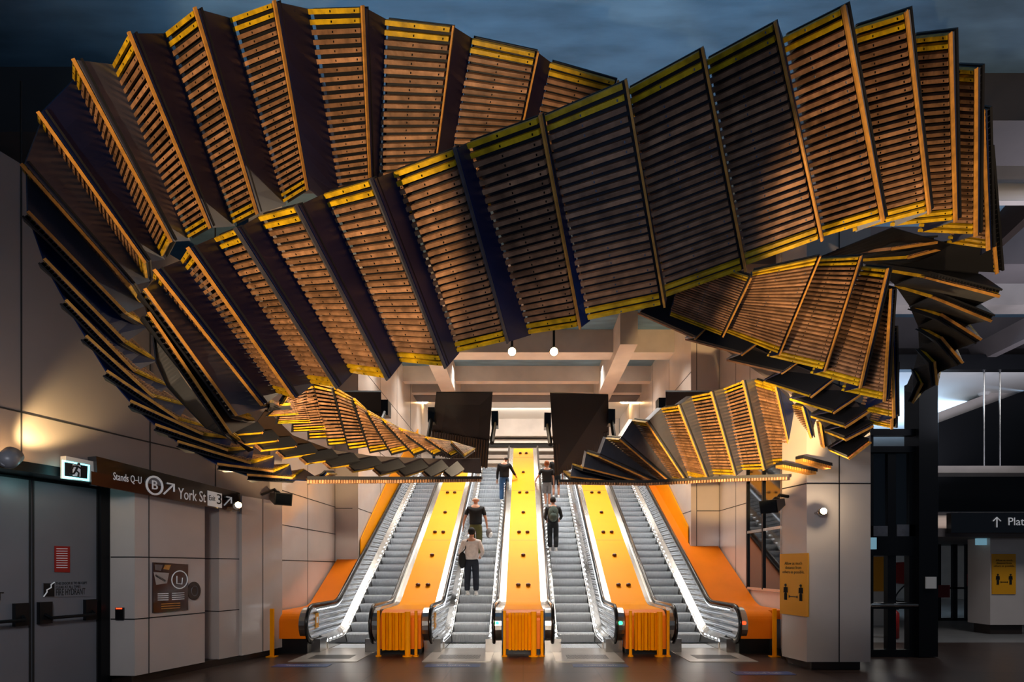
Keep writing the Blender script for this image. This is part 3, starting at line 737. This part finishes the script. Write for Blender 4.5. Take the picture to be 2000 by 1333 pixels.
plate('lit_panel', [(121,899),(175,909),(174,941),(121,933)], .121, .004, 'exit_g', ex)
plate('dark_face', [(126,903),(171,911),(170,936),(126,930)], .127, .004, 'joint', ex)
plate('figure_panel', [(142,907),(157,910),(157,932),(142,930)], .132, .003, 'sign_w', ex)
c = LW(149, 919, .138); mb = MB()
mb.ball(c+LX*.03+Z*.085, .018, 'ink', 8, 6)
for q in ([(.02,.06),(-.005,-.005)], [(-.005,-.005),(.03,-.03),(.02,-.09)], [(-.005,-.005),(-.03,-.05),(-.08,-.06)], [(.015,.055),(.06,.03),(.085,.045)], [(.015,.055),(-.04,.045),(-.05,.01)]):
    mb.tube([c+LX*a+Z*b for a, b in q], .012, 'ink', 6)
mb.build('running_figure', ex)
bulb('exit_sign_glow', LW(128, 945, .12), 2.2, (.4, .95, 1), .06)
# wall spotlight, far left
def spotlight(name, p, aim, label, lamp=True, r=.11, m='door'):
    e = empty(name, p, label, 'spotlight'); d = (Vector(aim)-Vector(p)).normalized()
    mb = MB(); mb.tube([Vector(p)-d*r*1.1, Vector(p)-d*r*.5, Vector(p)+d*r*1.1], [r*.5, r, r], m, 16); mb.build('housing', e, True)
    mb = MB(); mb.tube([Vector(p)+d*r*1.1, Vector(p)+d*(r*1.1+.01)], r*.85, 'lampw' if lamp else 'glassd', 16); mb.build('lens', e)
    return e, d
p = LW(17, 897, .32)
e, d = spotlight('wall_spotlight', p, LW(70, 850, .06), 'round grey spotlight shining up the wall at far left', True, .10)
mb = MB(); mb.tube([p-d*.1, LW(0, 905, .02)], .03, 'door', 8); mb.build('bracket', e)
spot('wall_streak', p+d*.14, LW(90, 830, .0), 260, (1, .74, .34), 50, .8, .05)
p = LW(463, 989, .34); e, d = spotlight('wall_spotlight', p, (-2, 6.5, 3.5), 'small lit white spotlight by the right end of the York St sign', True, .06, 'white')
mb = MB(); mb.tube([p, LW(470, 985, .02)], .02, 'white', 8); mb.build('bracket', e)
spot('small_spot_beam', p+d*.1, (-2.4, 5.8, 4.2), 160, AMBER, 60, .4, .03)
# poster, plaque, card reader
po = empty('picture_poster', LW(330, 1150, .02), 'dark brown framed picture poster on the left wall panel', 'poster')
plate('frame', [(297,1099),(365,1103),(365,1192),(297,1198)], .0, .025, 'sign_b', po)
mb = MB()
for q, m in (([(302,1103),(318,1104),(314,1116),(303,1114)], 'rail_grey'), ([(322,1104),(334,1104),(330,1114),(319,1112)], 'rail'), ([(300,1118),(330,1120),(326,1140),(305,1143)], 'beam'), ([(304,1122),(324,1134),(322,1138),(303,1126)], 'dark')):
    mb.slab([LW(x, y, .026) for x, y in q], LN*.002, m)
for i in range(4): mb.slab([LW(x, y, .026) for x, y in ((308,1160+i*4),(329,1159.5+i*4),(329,1161+i*4),(308,1161.5+i*4))], LN*.002, 'sign_w'); mb.slab([LW(x, y, .026) for x, y in ((336,1159+i*4),(360,1158+i*4),(360,1159+i*4),(336,1160.5+i*4))], LN*.002, 'sign_w')
for i in range(3): mb.slab([LW(x, y, .026) for x, y in ((315,1180+i*4.5),(352,1178+i*4.5),(352,1179.5+i*4.5),(315,1181.5+i*4.5))], LN*.002, 'rail')
c = LW(351, 1133, .03); mb.tube([c+LX*.14*math.cos(t*math.pi/10)+Z*.14*math.sin(t*math.pi/10) for t in range(21)], .008, 'sign_w', 5)
mb.tube([c+LX*.05+Z*.03, c+LX*.04-Z*.07, c-LX*.05-Z*.06, c-LX*.05+Z*.06], .007, 'sign_w', 5)
mb.build('printed_picture', po)
mb = MB(); c = LW(378, 1155, .0)
mb.slab([c+LX*.12*math.cos(t*math.pi/12)+Z*.15*math.sin(t*math.pi/12) for t in range(24)], LN*.02, 'plinth')
pl = tag(mb.build('round_plaque'), 'small round brown plaque right of the picture poster', 'plaque')
mb = MB(); mb.tube([c+LN*.022+LX*.06*math.cos(t*math.pi/10)+Z*.08*math.sin(t*math.pi/10) for t in range(21)], .006, 'rail_grey', 5); mb.build('plaque_mark', pl)
a = onwall(sJ, 0, -.36); b = onwall(sA, 0, 0); u = (b-a).normalized(); nn = Vector((u.y, -u.x, 0))
q = a.lerp(b, .42); cr = MB(); zc = 1.03
def crbox(mb, x0, x1, z0, z1, o0, o1, m):
    ps = [q+u*x0+nn*o0, q+u*x1+nn*o0, q+u*x1+nn*o1, q+u*x0+nn*o1]; mb.hexa([v+Z*z0 for v in ps], [v+Z*z1 for v in ps], m)
crbox(cr, -.06, .06, zc-.09, zc+.09, 0, .03, 'black'); cr = tag(cr.build('card_reader'), 'small black card reader with red light beside the left doors', 'card reader')
k = MB(); crbox(k, -.045, .045, zc+.07, zc+.085, .03, .034, 'redled'); k.build('indicator', cr)
# projector style floodlights
def flood(p, wallp, aim, label):
    e = empty('floodlight', p, label, 'floodlight'); p = Vector(p); d = (Vector(aim)-p).normalized(); s = d.cross(Z).normalized(); u2 = s.cross(d)
    mb = MB(); f = lambda a, b, c_: p+d*a+s*b+u2*c_
    mb.hexa([f(-.22,-.09,-.06), f(-.22,.09,-.06), f(-.22,.09,.06), f(-.22,-.09,.06)], [f(.22,-.15,-.11), f(.22,.15,-.11), f(.22,.15,.11), f(.22,-.15,.11)], 'dark'); mb.build('housing', e)
    mb = MB(); mb.hexa([f(.221,-.13,-.09), f(.221,.13,-.09), f(.221,.13,.09), f(.221,-.13,.09)], [f(.228,-.13,-.09), f(.228,.13,-.09), f(.228,.13,.09), f(.228,-.13,.09)], 'glassd'); mb.build('lens', e)
    mb = MB(); mb.tube([p-d*.1+u2*.05, p-d*.25+u2*.12, Vector(wallp)], .03, 'dark', 8); mb.ball(p-d*.1+u2*.05, .07, 'dark', 10, 8); mb.build('bracket', e, True)
flood(P(545, 973, 9.7), P(512, 966, 10.2), P(600, 990, 8.8), 'dark floodlight on a bracket by the left white panels')
flood(P(1512, 986, 9.3), P(1548, 972, 9.45), P(1470, 1003, 8.8), 'dark floodlight on a bracket beside the right column')
p = P(1604, 1001, 8.82); e, d = spotlight('wall_spotlight', p, P(1640, 985, 8.3), 'glowing round lamp on the face of the right column', True, .06, 'steel')
mb = MB(); mb.tube([p, (p.x, 8.99, p.z)], .025, 'steel', 8); mb.build('bracket', e)
bulb('column_lamp_glow', p+d*.12, 14, (1, .8, .55), .03)
spot('column_lamp_beam', p+d*.14, P(1850, 520, 5.5), 240, AMBER, 60, .4, .03)
# lamps on the beam above the escalators
for px, lab in ((1000, 'left of the two bright lamps under the ceiling beam'), (1082, 'right of the two bright lamps under the ceiling beam')):
    p = P(px, 687, 13.2); e, d = spotlight('ceiling_spotlight', p, (p.x*.4, 4, 3.0), lab, True, .11, 'dark')
    mb = MB(); mb.tube([p-d*.08, (p.x, p.y+.12, 8.3)], .03, 'dark', 8); mb.build('stem', e)
    spot('ceiling_spot_beam', p+d*.2, (p.x*1.2, 5, 4.0), 420, (1, .76, .5), 80, .4, .05)
for px, lab in ((825, 'left round recessed downlight in the pale soffit'), (1222, 'right round recessed downlight in the pale soffit')):
    p = P(px, 785.5, 23.4); mb = MB(); mb.tube([(p.x, p.y, 8.87), (p.x, p.y, 8.85)], .22, 'lampw', 20); tag(mb.build('downlight'), lab, 'downlight')
# dark hanging ribbons (tails of the sculpture) above the escalators
def tail(pts, label, n=22, br=(0, 1)):
    e = empty('suspended_screen', pts[0], label, 'suspended screen'); a, b, c, d = pts
    mb = MB(); nrm = (b-a).cross(d-a).normalized()*.05
    mb.slab(pts, nrm, 'back'); mb.build('sheet', e)
    mb = MB()
    for i in range(n):
        f0, f1 = i/n, (i+.5)/n; q = [d.lerp(c, f0), d.lerp(c, f1)]; tt = [a.lerp(b, f0), a.lerp(b, f1)]
        q2 = [q[0].lerp(tt[0], .4), q[1].lerp(tt[1], .4)]
        mb.slab([q[0], q[1], q2[1], q2[0]], -nrm.normalized()*.03, 'plinth')
    mb.build('ribs', e)
    for (u1, u2) in [((a, d), (b, c))[q_] for q_ in br]:
        for f in (.22, ):
            s = (b-a).normalized()*(.16 if u1 is b else -.16); q = u1.lerp(u2, f); mb = MB()
            mb.slab([q, q+s, q+s-Z*.35, q-Z*.35], (0, .3, 0), 'black'); mb.tube([q+s*.5-Z*.3, q+s*.3-Z*.9+Vector((0,-.6,0))], .05, 'black', 8); mb.build('bracket', e)
tail([P(852, 768, 12.6), P(962, 768, 12.6), P(952, 915, 14), P(838, 885, 14)], 'dark hanging panel above the left middle escalator')
tail([P(1074, 768, 12.6), P(1188, 772, 12.6), P(1190, 885, 14), P(1084, 930, 14)], 'dark hanging panel above the right middle escalator')
tail([P(662, 766, 12.2), P(744, 766, 12.2), P(744, 832, 12.8), P(662, 820, 12.8)], 'dark hanging panel at upper left, behind the wooden treads', 14, (1,))
tail([P(1300, 766, 12.2), P(1392, 766, 12.2), P(1392, 815, 12.8), P(1302, 815, 12.8)], 'dark hanging panel at upper right, behind the lower fan of treads', 14, (0,))
# posters with the distance notice
def poster(c, xd, w_, h_, label):
    e = empty('distance_poster', c, label, 'poster'); xd = Vector(xd).normalized(); n = xd.cross(Z)
    c = Vector(c); mb = MB(); mb.slab([c-xd*w_/2-Z*h_/2, c+xd*w_/2-Z*h_/2, c+xd*w_/2+Z*h_/2, c-xd*w_/2+Z*h_/2], -n*.02 if False else n*.02, 'poster_y'); mb.build('board', e)
    f = c+n*.024
    text('lettering', 'Allow as much\ndistance from\nothers as possible.', f+Z*h_*.27, xd, Z, h_*.07, 'ink', e, .001)
    for s in (-1, 1):
        mb = MB(); b = f+xd*s*w_*.27-Z*h_*.13
        mb.ball(b+Z*h_*.115, h_*.022, 'ink', 8, 6)
        for q in ([(0,.09),(0,-.02)], [(-.015,-.02),(-.015,-.13)], [(.015,-.02),(.015,-.13)], [(-.03,.08),(-.035,-.01)], [(.03,.08),(.035,-.01)]):
            mb.tube([b+xd*x*h_+Z*z*h_ for x, z in q], h_*.014, 'ink', 6)
        mb.build('figure', e)
    mb = MB(); b = f-Z*h_*.2; mb.tube([b-xd*w_*.14, b+xd*w_*.14], h_*.008, 'ink', 6)
    mb.tube([b-xd*w_*.14-Z*.02, b-xd*w_*.14+Z*.02], h_*.008, 'ink', 6); mb.tube([b+xd*w_*.14-Z*.02, b+xd*w_*.14+Z*.02], h_*.008, 'ink', 6); mb.build('distance_bar', e)
    return e
poster((4.62, 9.25, 1.42), (.2, -1, 0), 0.7, 1.05, 'yellow notice about keeping distance on the right column')
# ------------------------------------------------------------------ glazed doors and hall on the right
gf = empty('glazed_front', P(1750, 1280, 10.3), 'dark framed glazed front with a door right of the column', 'glazed door')
d0 = 10.35
def vb(px0, px1, py0, py1, m, d=d0, th=.12, name='frame_bar'):
    a = P(px0, py1, d); b = P(px1, py0, d); mb = MB(); mb.box((a.x, d, a.z), (b.x, d+th, b.z), m); return mb.build(name, gf)
vb(1795, 1832, 740, 1284, 'dark', d0-.1, .4, 'post'); vb(1698, 1706, 760, 1278, 'dark'); vb(1734, 1750, 880, 1278, 'dark'); vb(1776, 1796, 880, 1278, 'dark')
for a, b in ((838, 851), (872, 884), (1048, 1086), (1178, 1190), (1270, 1284)): vb(1700, 1800, a, b, 'dark', d0-.02)
vb(1700, 1796, 884, 1048, 'glassd', d0+.04, .02, 'pane')
vb(1700, 1735, 1028, 1048, 'rail_grey', d0+.0, .03, 'glazed_strip'); vb(1752, 1794, 1025, 1048, 'rail_grey', d0+.0, .03, 'glazed_strip')
mb = MB(); p = P(1706, 1062, 10.2); mb.box((p.x-.05, 10.2, p.z-.11), (p.x+.06, 10.26, p.z+.11), 'sign_pale'); tag(mb.build('small_exit_sign'), 'small green exit sign at the edge of the right column', 'sign')
mb = MB(); mb.tube([P(1700, 1183, 10.25), P(1792, 1183, 10.25)], .03, 'steel', 8); mb.build('push_bar', gf)
mb = MB(); a = P(1810, 1140, 10.2); mb.box((a.x, 10.22, a.z-.1), (a.x+.2, 10.24, a.z+.12), 'white'); mb.build('notice', gf)
# things behind the glass
mb = MB(); a = P(1702, 1156, 15.9); b = P(1722, 1088, 15.9); mb.box((max(a.x, 7.25), 15.95, a.z), (b.x+.3, 16, b.z), 'poster_y'); tag(mb.build('notice_board'), 'narrow orange notice seen through the glazed front', 'poster')
hr = empty('fire_hose_reel', P(1764, 1125, 15.7), 'red fire hose reel seen through the glazed front', 'hose reel')
c = P(1766, 1120, 15.74); mb = MB(); mb.tube([c, c+Vector((0, .25, 0))], .32, 'red', 20); mb.build('drum', hr); mb = MB()
mb.tube([c+Vector((.3*math.cos(t*.35), -.05, -.05*t+.1*math.sin(t*.5)-.2)) for t in range(14)], .02, 'black', 8); mb.build('hose', hr)
fe = empty('fire_extinguisher', P(1746, 1265, 13), 'dark red fire extinguisher on the floor behind the glass', 'fire extinguisher')
c = P(1746, 1240, 13); mb = MB(); mb.tube([(c.x, 13, .02), (c.x, 13, .62), (c.x, 13, .7)], [.11, .11, .04], 'red', 16); mb.build('cylinder', fe, True)
mb = MB(); mb.box((c.x-.05, 12.95, .7), (c.x+.08, 13.05, .78), 'black'); mb.tube([(c.x-.05, 13, .74), (c.x-.2, 13, .6), (c.x-.18, 13, .2)], .015, 'black', 8); mb.build('hose', fe)
mb = MB(); mb.box((7.2, 16, 0), (10.9, 16.15, 3), 'white'); struct(mb.build('wall_right'))
# far hall: glass doors, column, sign
fd = empty('far_glass_doors', P(1885, 1215, 17.5), 'row of framed glass doors across the far hall', 'glazed door')
for px in (1834, 1866, 1892, 1935):
    a = P(px, 1215, 17.5); mb = MB(); mb.box((a.x-.07, 17.5, 0), (a.x+.07, 17.6, 2.85), 'dark'); mb.build('frame_bar', fd)
a = P(1828, 0, 17.5); b = P(2080, 0, 17.5)
for z0, z1 in ((2.72, 2.9), (1.02, 1.08), (0, .08)): mb = MB(); mb.box((a.x, 17.5, z0), (b.x, 17.6, z1), 'dark'); mb.build('frame_bar', fd)
mb = MB(); c = P(1838, 1192, 17.4); mb.box((c.x-.3, 17.42, .75), (c.x+.3, 17.44, 1.15), 'red'); mb.build('red_notice', fd)
mb = MB(); c = P(1916, 1134, 17.4); mb.box((c.x-.42, 17.42, c.z-.2), (c.x+.35, 17.44, c.z+.2), 'red'); mb.build('red_notice', fd)
hc = MB(); a = P(1934, 0, 13.8)
hc.box((a.x, 13.8, .25), (a.x+.85, 14.5, 3.0), 'panel'); hc.tube([(a.x+.85, 14.15, .25), (a.x+.85, 14.15, 3.0)], .35, 'panel', 20); hc.box((a.x+.08, 13.9, 0), (a.x+.9, 14.4, .25), 'plinth')
tag(hc.build('hall_column'), 'pale column with yellow notice in the far right hall', 'column')
poster((a.x+.33, 13.795, P(0, 1122, 13.75).z), (1, 0, 0), .60, 1.02, 'yellow notice about keeping distance on the far right column')
mb = MB(); c = P(1920, 1059, 13.9); mb.box((c.x-.12, 13.9, c.z-.08), (c.x+.12, 14.0, c.z+.1), 'sign_pale'); tag(mb.build('hanging_exit_sign'), 'small pale lit sign left of the far hall column', 'sign')
ps = empty('platform_sign', P(1980, 1022, 13), 'black hanging sign with an arrow to the platforms at the right edge', 'sign')
a = P(1858, 1041, 13); b = P(2150, 1002, 13); mb = MB(); mb.box((a.x, 13, a.z), (b.x, 13.15, b.z), 'sign'); mb.build('sign_board', ps)
text('sign_lettering', 'Platforms', P(1968, 1020, 12.985), (1, 0, 0), Z, .27, 'sign_w', ps, .002, 'LEFT')
c = P(1947, 1021, 12.98); mb = MB(); mb.tube([c-Z*.12, c+Z*.12], .014, 'sign_w', 6); mb.tube([c+Vector((-.09, 0, .03)), c+Z*.12, c+Vector((.09, 0, .03))], .014, 'sign_w', 6); mb.build('arrow', ps)
mb = MB(); a = P(1828, 1041, 13.2); mb.box((a.x-.1, 13.2, P(0,1041,13.2).z-.1), (24, 18.6, P(0,1041,13.2).z+.1), 'beam_d'); struct(mb.build('trim_40'))
mb = MB(); c = P(1922, 735, 16); mb.tube([(c.x, 16, 6.86), (c.x, 16, 6.78)], [.16, .1], 'white', 14); tag(mb.build('smoke_detector'), 'round smoke detector on the blue lit ceiling', 'smoke detector')
# blue floor stickers
M['floor_w'] = mat('worn_white_print', (150, 156, 165), .5)
def sticker(px, py, w_, label):
    c = P(px, py, 1); t = H/(py-HZ)*F; x = (px-CX)/F*t; e = MB(); 
    M.setdefault('blue', mat('blue_floor_sticker', (40, 62, 110), .35, 0, .3, 12))
    e.box((x-w_/2, t-.14, .001), (x+w_/2, t+.14, .005), 'blue'); s = tag(e.build('floor_sticker'), label, 'floor sticker', 'floor stickers')
    text('lettering', 'Stand left', (x, t, .0055), (1, 0, 0), (0, 1, 0), .16, 'floor_w', s, .0005)
for px, lab in ((590, 'blue floor sticker before the far left escalator'), (885, 'blue floor sticker before the escalator left of the middle'), (1172, 'blue floor sticker before the escalator right of the middle'), (1490, 'blue floor sticker before the far right escalator')):
    sticker(px, 1301 if px < 1300 else 1316, .95, lab)
# ------------------------------------------------------------------ people
def skinmat(name, rgb): return mat(name, rgb, .55, 0, .08, 20)
M['skin'] = skinmat('skin', (196, 138, 108)); M['skin_d'] = skinmat('tanned_skin', (168, 108, 80))
for k, rgb in dict(c_black=(22, 22, 24), c_white=(215, 205, 200), c_olive=(88, 84, 40), c_jean=(52, 88, 128), c_grey=(120, 112, 108), c_navy=(26, 30, 42),
    h_black=(16, 13, 12), h_ginger=(150, 84, 40), h_grey=(60, 50, 44), shoe_w=(225, 220, 215), c_pack=(70, 84, 78)).items():
    M[k] = mat('cloth_'+k[2:], rgb, .85, 0, .12, 14, .15, 40)
def skinned(name, verts, edges, radii, m, parent=None, sub=2):
    me = bpy.data.meshes.new(name); me.from_pydata([tuple(v) for v in verts], edges, []); o = bpy.data.objects.new(name, me); C.objects.link(o)
    o.modifiers.new('skin', 'SKIN').use_smooth_shade = True
    for i, r in enumerate(radii):
        sv = me.skin_vertices[0].data[i]; sv.radius = r if isinstance(r, tuple) else (r, r); sv.use_root = (i == 0)
    s = o.modifiers.new('sub', 'SUBSURF'); s.levels = sub; s.render_levels = sub
    me.materials.append(M[m])
    if parent: o.parent = parent; o.matrix_parent_inverse = Matrix.Translation(-parent.location)
    return o
def person(px, feet, headtop, label, hgt, pose, top, legs_, hair, shoe, skin='skin', sleeves='short', yaw=0, shorts=False, bald=False, hold=None, d=None, bag=None, lean=0):
    "stands at the distance where its height spans the photo rows feet..headtop"
    k = min(range(60), key=lambda i: abs(HZ-F*(rise*i-H)/(Y0-.35+run*i+.19)-feet)); z = rise*k+.002; d = Y0-.35+run*k+.19     # soles on a real tread
    x = (px-CX)/F*d; hgt = max(1.58, min(1.88, (feet-headtop)*d/F))
    s = hgt/1.75; o = Vector((x, d, z)); cy, sy = math.cos(yaw), math.sin(yaw)
    def W(a, b, c):    # a right, b forward, c up in body metres
        a *= s; b *= s; c *= s; b += lean*max(0, c-.9*s)
        return o+Vector((a*cy-b*sy, a*sy+b*cy, c))
    e = empty('person', o, label, 'person', None)
    lf, rf = pose.get('lf', (-.1, 0, 0)), pose.get('rf', (.1, 0, 0))
    lh, rh = pose.get('lh', (-.27, .08, .82)), pose.get('rh', (.27, .08, .82))
    le, re = pose.get('le', (-.25, -.03, 1.1)), pose.get('re', (.25, -.03, 1.1))
    hd = pose.get('head', (0, .03, 0))
    V = [W(0,0,.95), W(0,0,1.12), W(0,-.01,1.3), W(0,0,1.43), W(0,.0,1.5), W(hd[0]*.5,.015+hd[1]*.5,1.56), W(*[hd[0], hd[1], 1.64]), W(hd[0], hd[1]+.005, 1.70)]
    R = [(.155*s,.11*s),(.14*s,.10*s),(.16*s,.11*s),(.14*s,.09*s),(.065*s,.06*s),(.055*s,.055*s),(.082*s,.095*s),(.065*s,.075*s)]
    E = [(0,1),(1,2),(2,3),(3,4),(4,5),(5,6),(6,7)]
    def add(i, pts, rs):
        for p, r in zip(pts, rs):
            V.append(p); R.append(r); E.append((i, len(V)-1)); i = len(V)-1
        return i
    arms = []
    for sg_, el, ha in ((-1, le, lh), (1, re, rh)):
        a = add(3, [W(sg_*.18,0,1.40), W(*el), W(ha[0], ha[1], ha[2]+.06)], [.055*s, .042*s, .028*s])
        h = Vector(W(*ha)); dirv = (h-Vector(W(*el))).normalized(); side = Vector((dirv.y, -dirv.x, 0)).normalized() if abs(dirv.z) < .95 else Vector((0, 1, 0))
        pm = add(a, [h], [(.03*s,.022*s)])
        for q in range(4):
            off = side*((q-1.5)*.017*s); L1 = (.035, .042, .04, .03)[q]*s
            add(pm, [h+dirv*.045*s+off, h+dirv*(.045*s+L1)+off*1.1+Vector((0, .012*s, 0)), h+dirv*(.045*s+L1*1.6)+off*1.1+Vector((0, .03*s, 0))], [.0085*s, .008*s, .0065*s])
        add(pm, [h+side*-.03*s+dirv*.01*s, h+side*-.045*s+dirv*.045*s], [.01*s, .008*s])
        arms.append((el, ha))
    legs = []
    for sg_, f in ((-1, lf), (1, rf)):
        kn = (sg_*.1*.5+f[0]*.5, f[1]*.5+.04+(.08 if f[2] > .1 else 0), .50+f[2]*.6)
        an = (f[0], f[1]-.02, .09+f[2])
        add(0, [W(sg_*.09,0,.86), W(*kn), W(f[0], f[1]-.04, .30+f[2]), W(*an)], [.085*s, .055*s, .055*s, .036*s])
        legs.append((sg_, kn, f))
    skinned('body', V, E, R, skin, e, 2)
    # shirt
    V = [W(0,0,.90), W(0,0,1.0), W(0,0,1.15), W(0,-.01,1.3), W(0,0,1.43), W(0,0,1.49)]; R = [(.20*s,.145*s),(.20*s,.14*s),(.19*s,.13*s),(.215*s,.14*s),(.185*s,.12*s),(.075*s,.07*s)]; E = [(i, i+1) for i in range(5)]
    for sg_, (el, ha) in zip((-1, 1), arms):
        sh = W(sg_*.20,0,1.40); elw = Vector(W(*el)); mid = sh.lerp(elw, .75)
        if sleeves == 'short': V += [sh, mid]; R += [.07*s, .062*s]; k0 = len(V)-2; E += [(4, k0), (k0, k0+1)]
        else:
            V += [sh, elw, elw.lerp(Vector(W(*ha)), .8)]; R += [.072*s, .056*s, .042*s]; k0 = len(V)-3; E += [(4, k0), (k0, k0+1), (k0+1, k0+2)]
    sho = skinned('jacket' if sleeves == 'jacket' else 'shirt', V, E, R, top, e, 2)
    # trousers or shorts
    V = [W(0,0,1.0), W(0,0,.93)]; R = [(.16*s,.125*s),(.18*s,.14*s)]; E = [(0,1)]
    for sg_, kn, f in legs:
        hip = W(sg_*.095,0,.84); k_ = Vector(W(*kn)); V += [hip, k_]; R += [.11*s, .092*s]; k0 = len(V)-2; E += [(1, k0), (k0, k0+1)]
        if not shorts: V += [W(f[0], f[1]-.035, .30+f[2]), W(f[0], f[1]-.02, .10+f[2])]; R += [.088*s, .075*s]; E += [(k0+1, k0+2), (k0+2, k0+3)]
    skinned('shorts' if shorts else 'trousers', V, E, R, legs_, e, 2)
    for sg_, kn, f in legs:
        mb = MB(); c = W(f[0], f[1]+.04, .045+f[2]); mb.ball(c, (.05*s, .14*s, .045*s), shoe, 12, 8); c2 = W(f[0], f[1]-.03, .08+f[2]); mb.ball(c2, (.045*s, .06*s, .055*s), shoe, 10, 8)
        mb.box((c.x-.045*s, c.y-.12*s, c.z-.045*s), (c.x+.045*s, c.y+.12*s, c.z-.025*s), shoe); mb.build('shoe', e, True)
    hc = W(hd[0], hd[1], 1.665)
    if bald:
        mb = MB(); mb.ball(hc-Vector((0, .02*s, .03*s)), (.085*s, .09*s, .06*s), hair, 14, 8); mb.build('hair', e, True)
    else:
        mb = MB(); mb.ball(hc+Vector((0, -.012*s, .012*s)), (.098*s, .112*s, .108*s), hair, 16, 12); mb.build('hair', e, True)
    mb = MB()
    for sg_ in (-1, 1): mb.ball(hc+Vector((sg_*.088*s, .01*s, -.035*s)), (.012*s, .022*s, .032*s), skin, 8, 6)
    mb.build('ears', e, True)
    mb = MB(); mb.ball(hc+Vector((0, .1*s, -.04*s)), (.014*s, .022*s, .02*s), skin, 8, 6)
    for sg_ in (-1, 1): mb.ball(hc+Vector((sg_*.033*s, .085*s, -.015*s)), .012*s, 'shoe_w', 8, 6)
    mb.ball(hc+Vector((0, .088*s, -.078*s)), (.026*s, .01*s, .007*s), 'red', 8, 6); mb.build('face', e, True)
    return e, W, s
# man in black jacket and jeans near the top, hand on the rail
person(985, 980, 888, 'person in black jacket and jeans leaning on the rail, highest on the left middle escalator', 1.78,
       dict(rf=(.1, .1, 0), rh=(.42, .14, 1.02), re=(.34, -.02, 1.12), head=(.07, .06, 0)), 'c_black', 'c_jean', 'h_grey', 'shoe_w', 'skin', 'jacket', 0, bald=True)
e, W, s = person(929, 1088, 968, 'bald person in black t-shirt and olive trousers holding a light bag', 1.82,
       dict(lh=(-.36, .05, .84), le=(-.31, 0, 1.12), rh=(.32, .04, .84), re=(.29, 0, 1.1)), 'c_black', 'c_olive', 'skin', 'shoe_w', 'skin', 'short', 0, bald=True)
mb = MB(); c = Vector(W(.38, .02, .70)); mb.ball(c, (.09, .12, .15), 'c_grey', 14, 10); mb.ball(c+Vector((.04, -.05, -.05)), (.07, .07, .09), 'shoe_w', 10, 8); mb.tube([c+Z*.13, Vector(W(.34, .04, .84))], .012, 'shoe_w', 8)
tag(mb.build('carried_bag', smooth=True), 'light grey bundle held in the right hand of the person in olive trousers', 'bag')
e, W, s = person(921, 1170, 1040, 'person in white long sleeved shirt and dark trousers with black shoulder bag', 1.72,
       dict(lh=(-.22, .12, .98), le=(-.30, -.06, 1.1), rh=(.22, .14, 1.0), re=(.30, -.06, 1.12), lf=(-.11, 0, 0), rf=(.12, 0, 0)), 'c_white', 'c_navy', 'h_black', 'shoe_w', 'skin', 'long', 0)
mb = MB(); c = Vector(W(-.24, -.06, .92)); mb.ball(c, (.10, .09, .22), 'c_black', 14, 10); mb.tube([c+Z*.18, Vector(W(-.16, -.10, 1.2)), Vector(W(-.10, -.09, 1.44))], .014, 'c_black', 8)
tag(mb.build('shoulder_bag', smooth=True), 'black shoulder bag hanging at the left side of the person in white', 'bag')
e, W, s = person(1080, 1082, 983, 'person in black clothes wearing a grey green backpack on the right middle escalator', 1.72,
       dict(lh=(-.20, .14, 1.0), le=(-.26, -.02, 1.1), rh=(.22, .14, 1.02), re=(.28, -.02, 1.12)), 'c_black', 'c_black', 'h_black', 'shoe_w', 'skin', 'jacket', 0)
mb = MB(); c = Vector(W(.0, -.2, 1.2)); mb.ball(c, (.15, .10, .24), 'c_pack', 16, 12); mb.ball(c+Vector((0, -.06, -.08)), (.11, .07, .12), 'c_pack', 12, 8)
mb.tube([c+Vector((-.1, -.02, .2)), c+Vector((0, -.1, .06)), c+Vector((.06, -.09, -.1))], .01, 'c_black', 6); mb.tube([c+Vector((-.08, .02, .2)), Vector(W(-.1, .0, 1.46))], .018, 'c_black', 6); mb.tube([c+Vector((.08, .02, .2)), Vector(W(.1, .0, 1.46))], .018, 'c_black', 6)
tag(mb.build('backpack', smooth=True), 'grey green backpack on the back of the person in black', 'backpack')
person(1068, 990, 900, 'ginger haired person in black t-shirt and grey shorts leaning on the left rail', 1.76,
       dict(lh=(-.40, .16, 1.05), le=(-.34, 0, 1.15), lf=(-.05, 0, 0), rf=(.09, .06, 0)), 'c_black', 'c_grey', 'h_ginger', 'shoe_w', 'skin', 'short', 0, shorts=True)
person(1086, 976, 902, 'person in black t-shirt and shorts mostly hidden by the ginger haired one', 1.7,
       dict(), 'c_black', 'c_black', 'h_grey', 'shoe_w', 'skin', 'short', 0, shorts=True)
